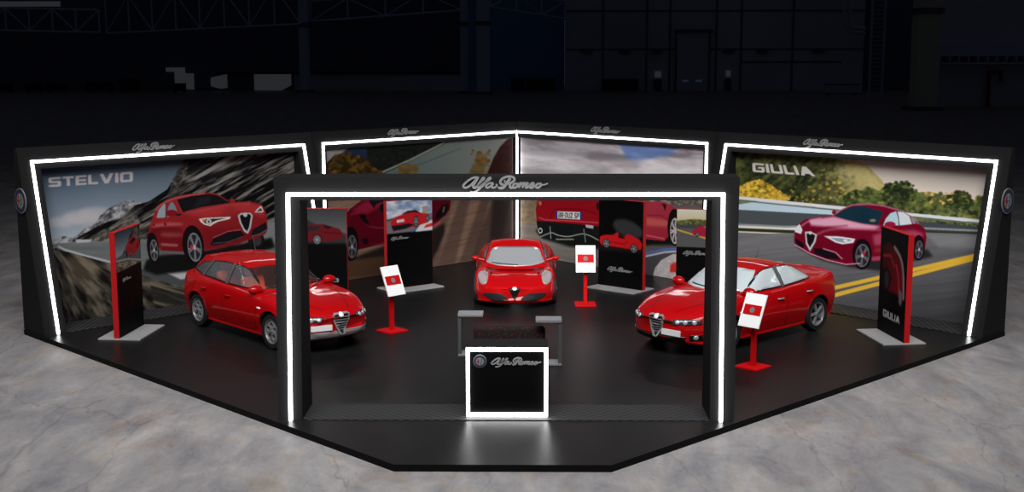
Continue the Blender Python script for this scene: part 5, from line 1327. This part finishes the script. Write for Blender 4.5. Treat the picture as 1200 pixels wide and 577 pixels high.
for nm, side, s0, s1, yloc, nx, nz, fn, lab in (
    ('left', -1, -13.45, -6.98, .16, 620, 330, paint_suv, 'printed picture of a red SUV on a mountain road'),
    ('right', 1, 6.98, 13.45, .16, 620, 330, paint_saloon, 'printed picture of a dark red saloon on a yellow-lined road'),
    ('back_left', -1, -6.33, -.10, .05, 560, 330, paint_coupe_front, None), ('back_right', 1, .10, 6.33, .05, 560, 330, paint_coupe_rear, None)):
    t, info = PORT[nm]
    cv, pos = wall_canvas(side, s0, s1, 0.005, 3.36, yloc, nx, nz)
    fn(cv); cv.a *= {'left': 1.08, 'right': 1.28, 'back_left': 1.0, 'back_right': 1.18}[nm]; o = print_mesh('poster', cv, nx, nz, pos, t)
    bmb = bmesh.new(); B(bmb, s0, s1, yloc+.004, .19, .002, 3.36); ob('poster_board', bmb, MATS['booth_black'], t)
# ------------------------------------------------------------------ totems
def tot_canvas(nx=96, nz=160, ss=3):
    W, H = nx*ss, nz*ss; U, V = np.meshgrid((np.arange(W)+.5)/W*100, (np.arange(H)+.5)/H*164)
    return Canvas(W, H, U, V, lambda x, y: (x/100*W, y/164*H))
def t_suv(c):
    c.fill(grad((0, 60), (14, 10, 10), (0, 164), (9, 9, 10)))
    c.poly([(0, 60), (100, 60), (100, 120), (0, 130)], mixc(streak(0, 3, 3, 201, 3), (16, 9, 9), (80, 16, 16), .45, .85), al=.7, soft=6)
    c.poly([(0, 0), (100, 0), (100, 60), (0, 60)], grad((0, 0), (50, 66, 80), (0, 34), (150, 162, 170)))
    c.poly([(20, 40), (45, 24), (62, 8), (75, 0), (100, 0), (100, 60), (0, 60), (0, 46)], mixc(streak(-30, 8, 2.4, 202), (16, 16, 18), (120, 112, 100)))
    c.poly([(0, 40), (40, 36), (100, 34), (100, 58), (50, 48), (0, 46)], (92, 98, 98)); c.line([(0, 44), (50, 48), (100, 58)], 2, (190, 190, 190)); c.poly([(0, 46), (50, 50), (100, 60), (0, 62)], mixc(streak(20, 10, 2, 203), (60, 56, 48), (170, 160, 140)))
    c.poly([(40, 40), (42, 26), (54, 18), (74, 14), (86, 22), (94, 26), (94, 36), (80, 42), (56, 46)], (172, 38, 40)); c.poly([(56, 22), (72, 17), (82, 22), (62, 27)], (24, 24, 28)); c.wheel(56, 40, 4, 8, n=5); c.ell(88, 33, 3, 4, (30, 24, 26)); c.ell(43, 40, 2.5, 6, (24, 24, 26))
def t_suv_rear(c):
    c.fill((9, 9, 10)); c.poly([(0, 0), (100, 0), (100, 66), (0, 66)], grad((0, 0), (60, 60, 62), (0, 50), (104, 104, 104)))
    c.poly([(0, 26), (30, 18), (50, 30), (0, 50)], modul((50, 52, 54), streak(0, 6, 4, 210), .4), soft=4); c.poly([(0, 46), (100, 44), (100, 70), (0, 70)], (48, 48, 48), soft=5); c.poly([(0, 62), (100, 62), (100, 84), (0, 84)], (9, 9, 10), soft=6)
    c.poly([(0, 40), (10, 36), (34, 28), (60, 27), (76, 32), (88, 36), (94, 44), (92, 54), (70, 58), (30, 58), (0, 58)], (104, 24, 30)); c.poly([(14, 37), (34, 31), (54, 31), (52, 38), (16, 42)], (40, 40, 44)); c.poly([(60, 29), (74, 32), (70, 36), (62, 35)], (26, 24, 28))
    c.wheel(48, 55, 8, 9.5, n=7); c.ell(4, 56, 5, 8, (20, 20, 22)); c.line([(60, 42), (92, 44)], 2, (90, 10, 16))
    c.text('STELVIO', (14, 124), (84, 124), (84, 131), (14, 131), (160, 160, 160))
def t_rear(c):
    c.fill((8, 8, 9)); c.poly([(0, 0), (100, 0), (100, 60), (0, 60)], mixc(streak(0, 16, 7, 221, 4), (120, 140, 172), (214, 216, 222)))
    c.poly([(0, 34), (100, 28), (100, 60), (0, 60)], (112, 108, 112)); c.poly([(0, 33), (40, 30), (40, 34), (0, 37)], (66, 80, 66)); c.poly([(78, 14), (92, 14), (92, 32), (78, 32)], (150, 146, 140)); c.line([(56, 61), (72, 46), (100, 38)], 3, (70, 90, 160)); c.poly([(62, 61), (74, 48), (100, 42), (100, 61)], (206, 204, 206)); c.poly([(80, 56), (86, 50), (100, 47), (100, 54)], (200, 46, 44))
    c.poly([(10, 50), (8, 38), (18, 30), (36, 26), (48, 20), (62, 20), (74, 26), (92, 30), (96, 40), (90, 46), (70, 50), (40, 54), (18, 56)], (186, 28, 38)); c.poly([(32, 26), (46, 20), (64, 20), (74, 28), (60, 24), (44, 25)], (26, 24, 30)); c.poly([(10, 46), (50, 44), (60, 48), (40, 54), (14, 56)], (24, 24, 28)); c.poly([(22, 36), (38, 35), (38, 40), (22, 41)], (210, 208, 206)); c.wheel(64, 42, 6, 11); c.wheel(90, 38, 4, 8)
def t_spider(c):
    c.fill((8, 8, 9)); c.ell(66, 52, 34, 16, (52, 52, 55), ang=12, soft=7); c.poly([(0, 88), (100, 84), (100, 94), (0, 98)], (34, 24, 26), al=.8, soft=6)
    c.poly([(2, 82), (4, 72), (16, 68), (30, 67), (44, 60), (46, 66), (58, 68), (66, 62), (74, 64), (92, 70), (98, 78), (96, 88), (80, 90), (30, 88), (8, 88)], (196, 24, 30)); c.line([(32, 67), (44, 58)], 1.8, (30, 26, 28)); c.poly([(44, 66), (60, 69), (58, 72), (46, 71)], (26, 10, 12)); c.line([(24, 80), (60, 82), (66, 76)], 1.6, (120, 8, 16)); c.wheel(18, 84, 8.5, 9); c.wheel(80, 88, 8.5, 9)
def t_saloon(c):
    c.fill((8, 8, 9)); c.poly([(0, 0), (100, 0), (100, 66), (0, 66)], (84, 84, 84)); c.poly([(0, 0), (100, 0), (100, 20), (0, 24)], grad((0, 0), (206, 200, 184), (0, 20), (190, 180, 140))); c.poly([(0, 20), (30, 16), (60, 18), (100, 8), (100, 30), (0, 28)], mixc(streak(0, 4, 3, 231), (60, 66, 36), (128, 122, 70))); c.poly([(0, 27), (100, 24), (100, 34), (0, 33)], (62, 66, 66))
    c.line([(0, 36), (60, 52), (100, 66)], 2.4, (206, 160, 54)); c.zoom(-6, 8, 1.25); c.poly([(40, 42), (42, 34), (56, 26), (76, 22), (96, 24), (100, 26), (100, 52), (86, 52), (60, 48), (44, 46)], (156, 28, 56)); c.poly([(64, 27), (78, 23), (98, 28), (92, 33), (74, 32)], (90, 130, 150)); c.wheel(52, 44, 4, 6); c.ell(90, 50, 4, 6, (24, 20, 24)); c.zoom(0, 0, 1)
def t_face(c):
    c.fill((8, 8, 9)); c.poly([(10, 30), (30, 20), (60, 26), (84, 44), (92, 80), (88, 108), (70, 96), (40, 96), (12, 92)], grad((10, 40), (60, 6, 14), (80, 80), (120, 14, 26)), soft=5); c.line([(50, 24), (76, 38), (88, 62), (92, 100)], 6, (140, 140, 142), soft=3, sm=4)
    c.line([(12, 44), (40, 40), (54, 56)], 4, (160, 40, 50), soft=2); c.poly([(10, 66), (30, 60), (46, 74), (36, 96), (14, 92)], (16, 10, 12), soft=3); c.ell(28, 80, 9, 14, (50, 44, 46), soft=2); c.line([(60, 50), (72, 72), (76, 100)], 3, (190, 60, 70), soft=2); c.poly([(74, 84), (88, 92), (84, 112), (76, 108)], (110, 104, 106), soft=2)
    c.text('GIULIA', (20, 128), (82, 128), (82, 139), (20, 139), (186, 186, 186))
def totem(x, y, rz, fn, label, script=None, L=1.28, H=2.1, th=.11):
    t = thing('advertising_totem', label, 'display totem', (x, y, 0), radians(rz), 'advertising totems round the stand')
    ob('base_plate', box(-L/2-.03, L/2+.03, -.42, .42, 0, .03), MATS['grey_plate'], t, bevel=.004)
    core = ob('panel', box(-L/2, L/2, 0, th, .03, H), MATS['red_edge'], t, bevel=.003)
    c = tot_canvas(); fn(c)
    e = .006
    pos = lambda u, v: np.stack([-L/2+e+(L-2*e)*u, np.full_like(u, -.004, dtype=float), H-e+(.036-H+e)*v], -1)
    o = print_mesh('print', c, 96, 160, pos, core, 'print')
    if script:
        bm = script_mesh(script[2], .006); bmesh.ops.transform(bm, matrix=Matrix.Translation((script[0], -.006, script[1])), verts=bm.verts); ob('script_lettering', bm, MATS['letter_grey'], core)
    return t
totem(-7.53, -9.87, 86, t_suv, 'red-edged totem with a red SUV picture on the far left, before the left end wall', (-.16, 1.12, .42))
totem(-4.32, -6.7, 0, t_suv_rear, 'totem with a dim grey picture of a red SUV, behind the red estate car')
totem(-2.455, -4.985, 38.6, t_rear, 'totem with a sky-and-track picture of a red sports car, behind the left information stand', (-.28, 1.21, .5))
totem(2.48, -5.065, -39.4, t_spider, 'black totem showing a small red open-top car, right of the red sports coupe', (.0, .44, .72))
totem(4.2, -6.94, -15, t_saloon, 'totem with a yellow-lined road picture, behind the bonnet of the red saloon', (-.18, 1.13, .62))
totem(7.375, -10.155, -82.8, t_face, 'red-edged dark totem with big block letters on the far right, before the right end wall')
# ================================================================== camera, light, world
cam = bpy.data.cameras.new('camera'); cam.sensor_width = 36; cam.lens = FPX/1200*36; cam.clip_end = 600
co = bpy.data.objects.new('camera', cam); COL.objects.link(co)
M = Matrix(((_R[0], _U[0], -_F[0], CAM[0]), (_R[1], _U[1], -_F[1], CAM[1]), (_R[2], _U[2], -_F[2], CAM[2]), (0, 0, 0, 1)))
co.matrix_world = M; SC.camera = co
w = bpy.data.worlds.new('world'); SC.world = w; w.use_nodes = True
w.node_tree.nodes['Background'].inputs[0].default_value = (.0115, .0125, .0165, 1); w.node_tree.nodes['Background'].inputs[1].default_value = 1
def area(name, loc, target, sx, sy, power, spread=120, col=(1, 1, 1)):
    l = bpy.data.lights.new(name, 'AREA'); l.shape = 'RECTANGLE'; l.size = sx; l.size_y = sy; l.energy = power; l.spread = radians(spread); l.color = col
    o = bpy.data.objects.new(name, l); COL.objects.link(o); o.location = loc
    o.rotation_euler = (Vector(target)-Vector(loc)).to_track_quat('-Z', 'Y').to_euler(); return o
area('soft_overhead_fill', (0, -25, 19), (0, -11.5, 0), 26, 12, 2500, 84)  # added unseen overhead panel, oversized for soft light without highlights
sp = bpy.data.lights.new('coupe_fill_spot', 'SPOT'); sp.energy = 6500; sp.spot_size = radians(17); sp.spot_blend = .6; sp.shadow_soft_size = .5  # added spot without a visible fixture, brightens the coupe
so = bpy.data.objects.new('coupe_fill_spot', sp); COL.objects.link(so); so.location = (0, -22, 8.5); so.rotation_euler = (Vector((0, -6.2, .5))-Vector((0, -22, 8.5))).to_track_quat('-Z', 'Y').to_euler()
vs = SC.view_settings; vs.view_transform = 'Standard'; vs.look = 'None'; vs.exposure = 0; vs.gamma = 1; vs.use_curve_mapping = False
SC.cycles.max_bounces = 6; SC.cycles.use_denoising = True; SC.cycles.sample_clamp_indirect = 6
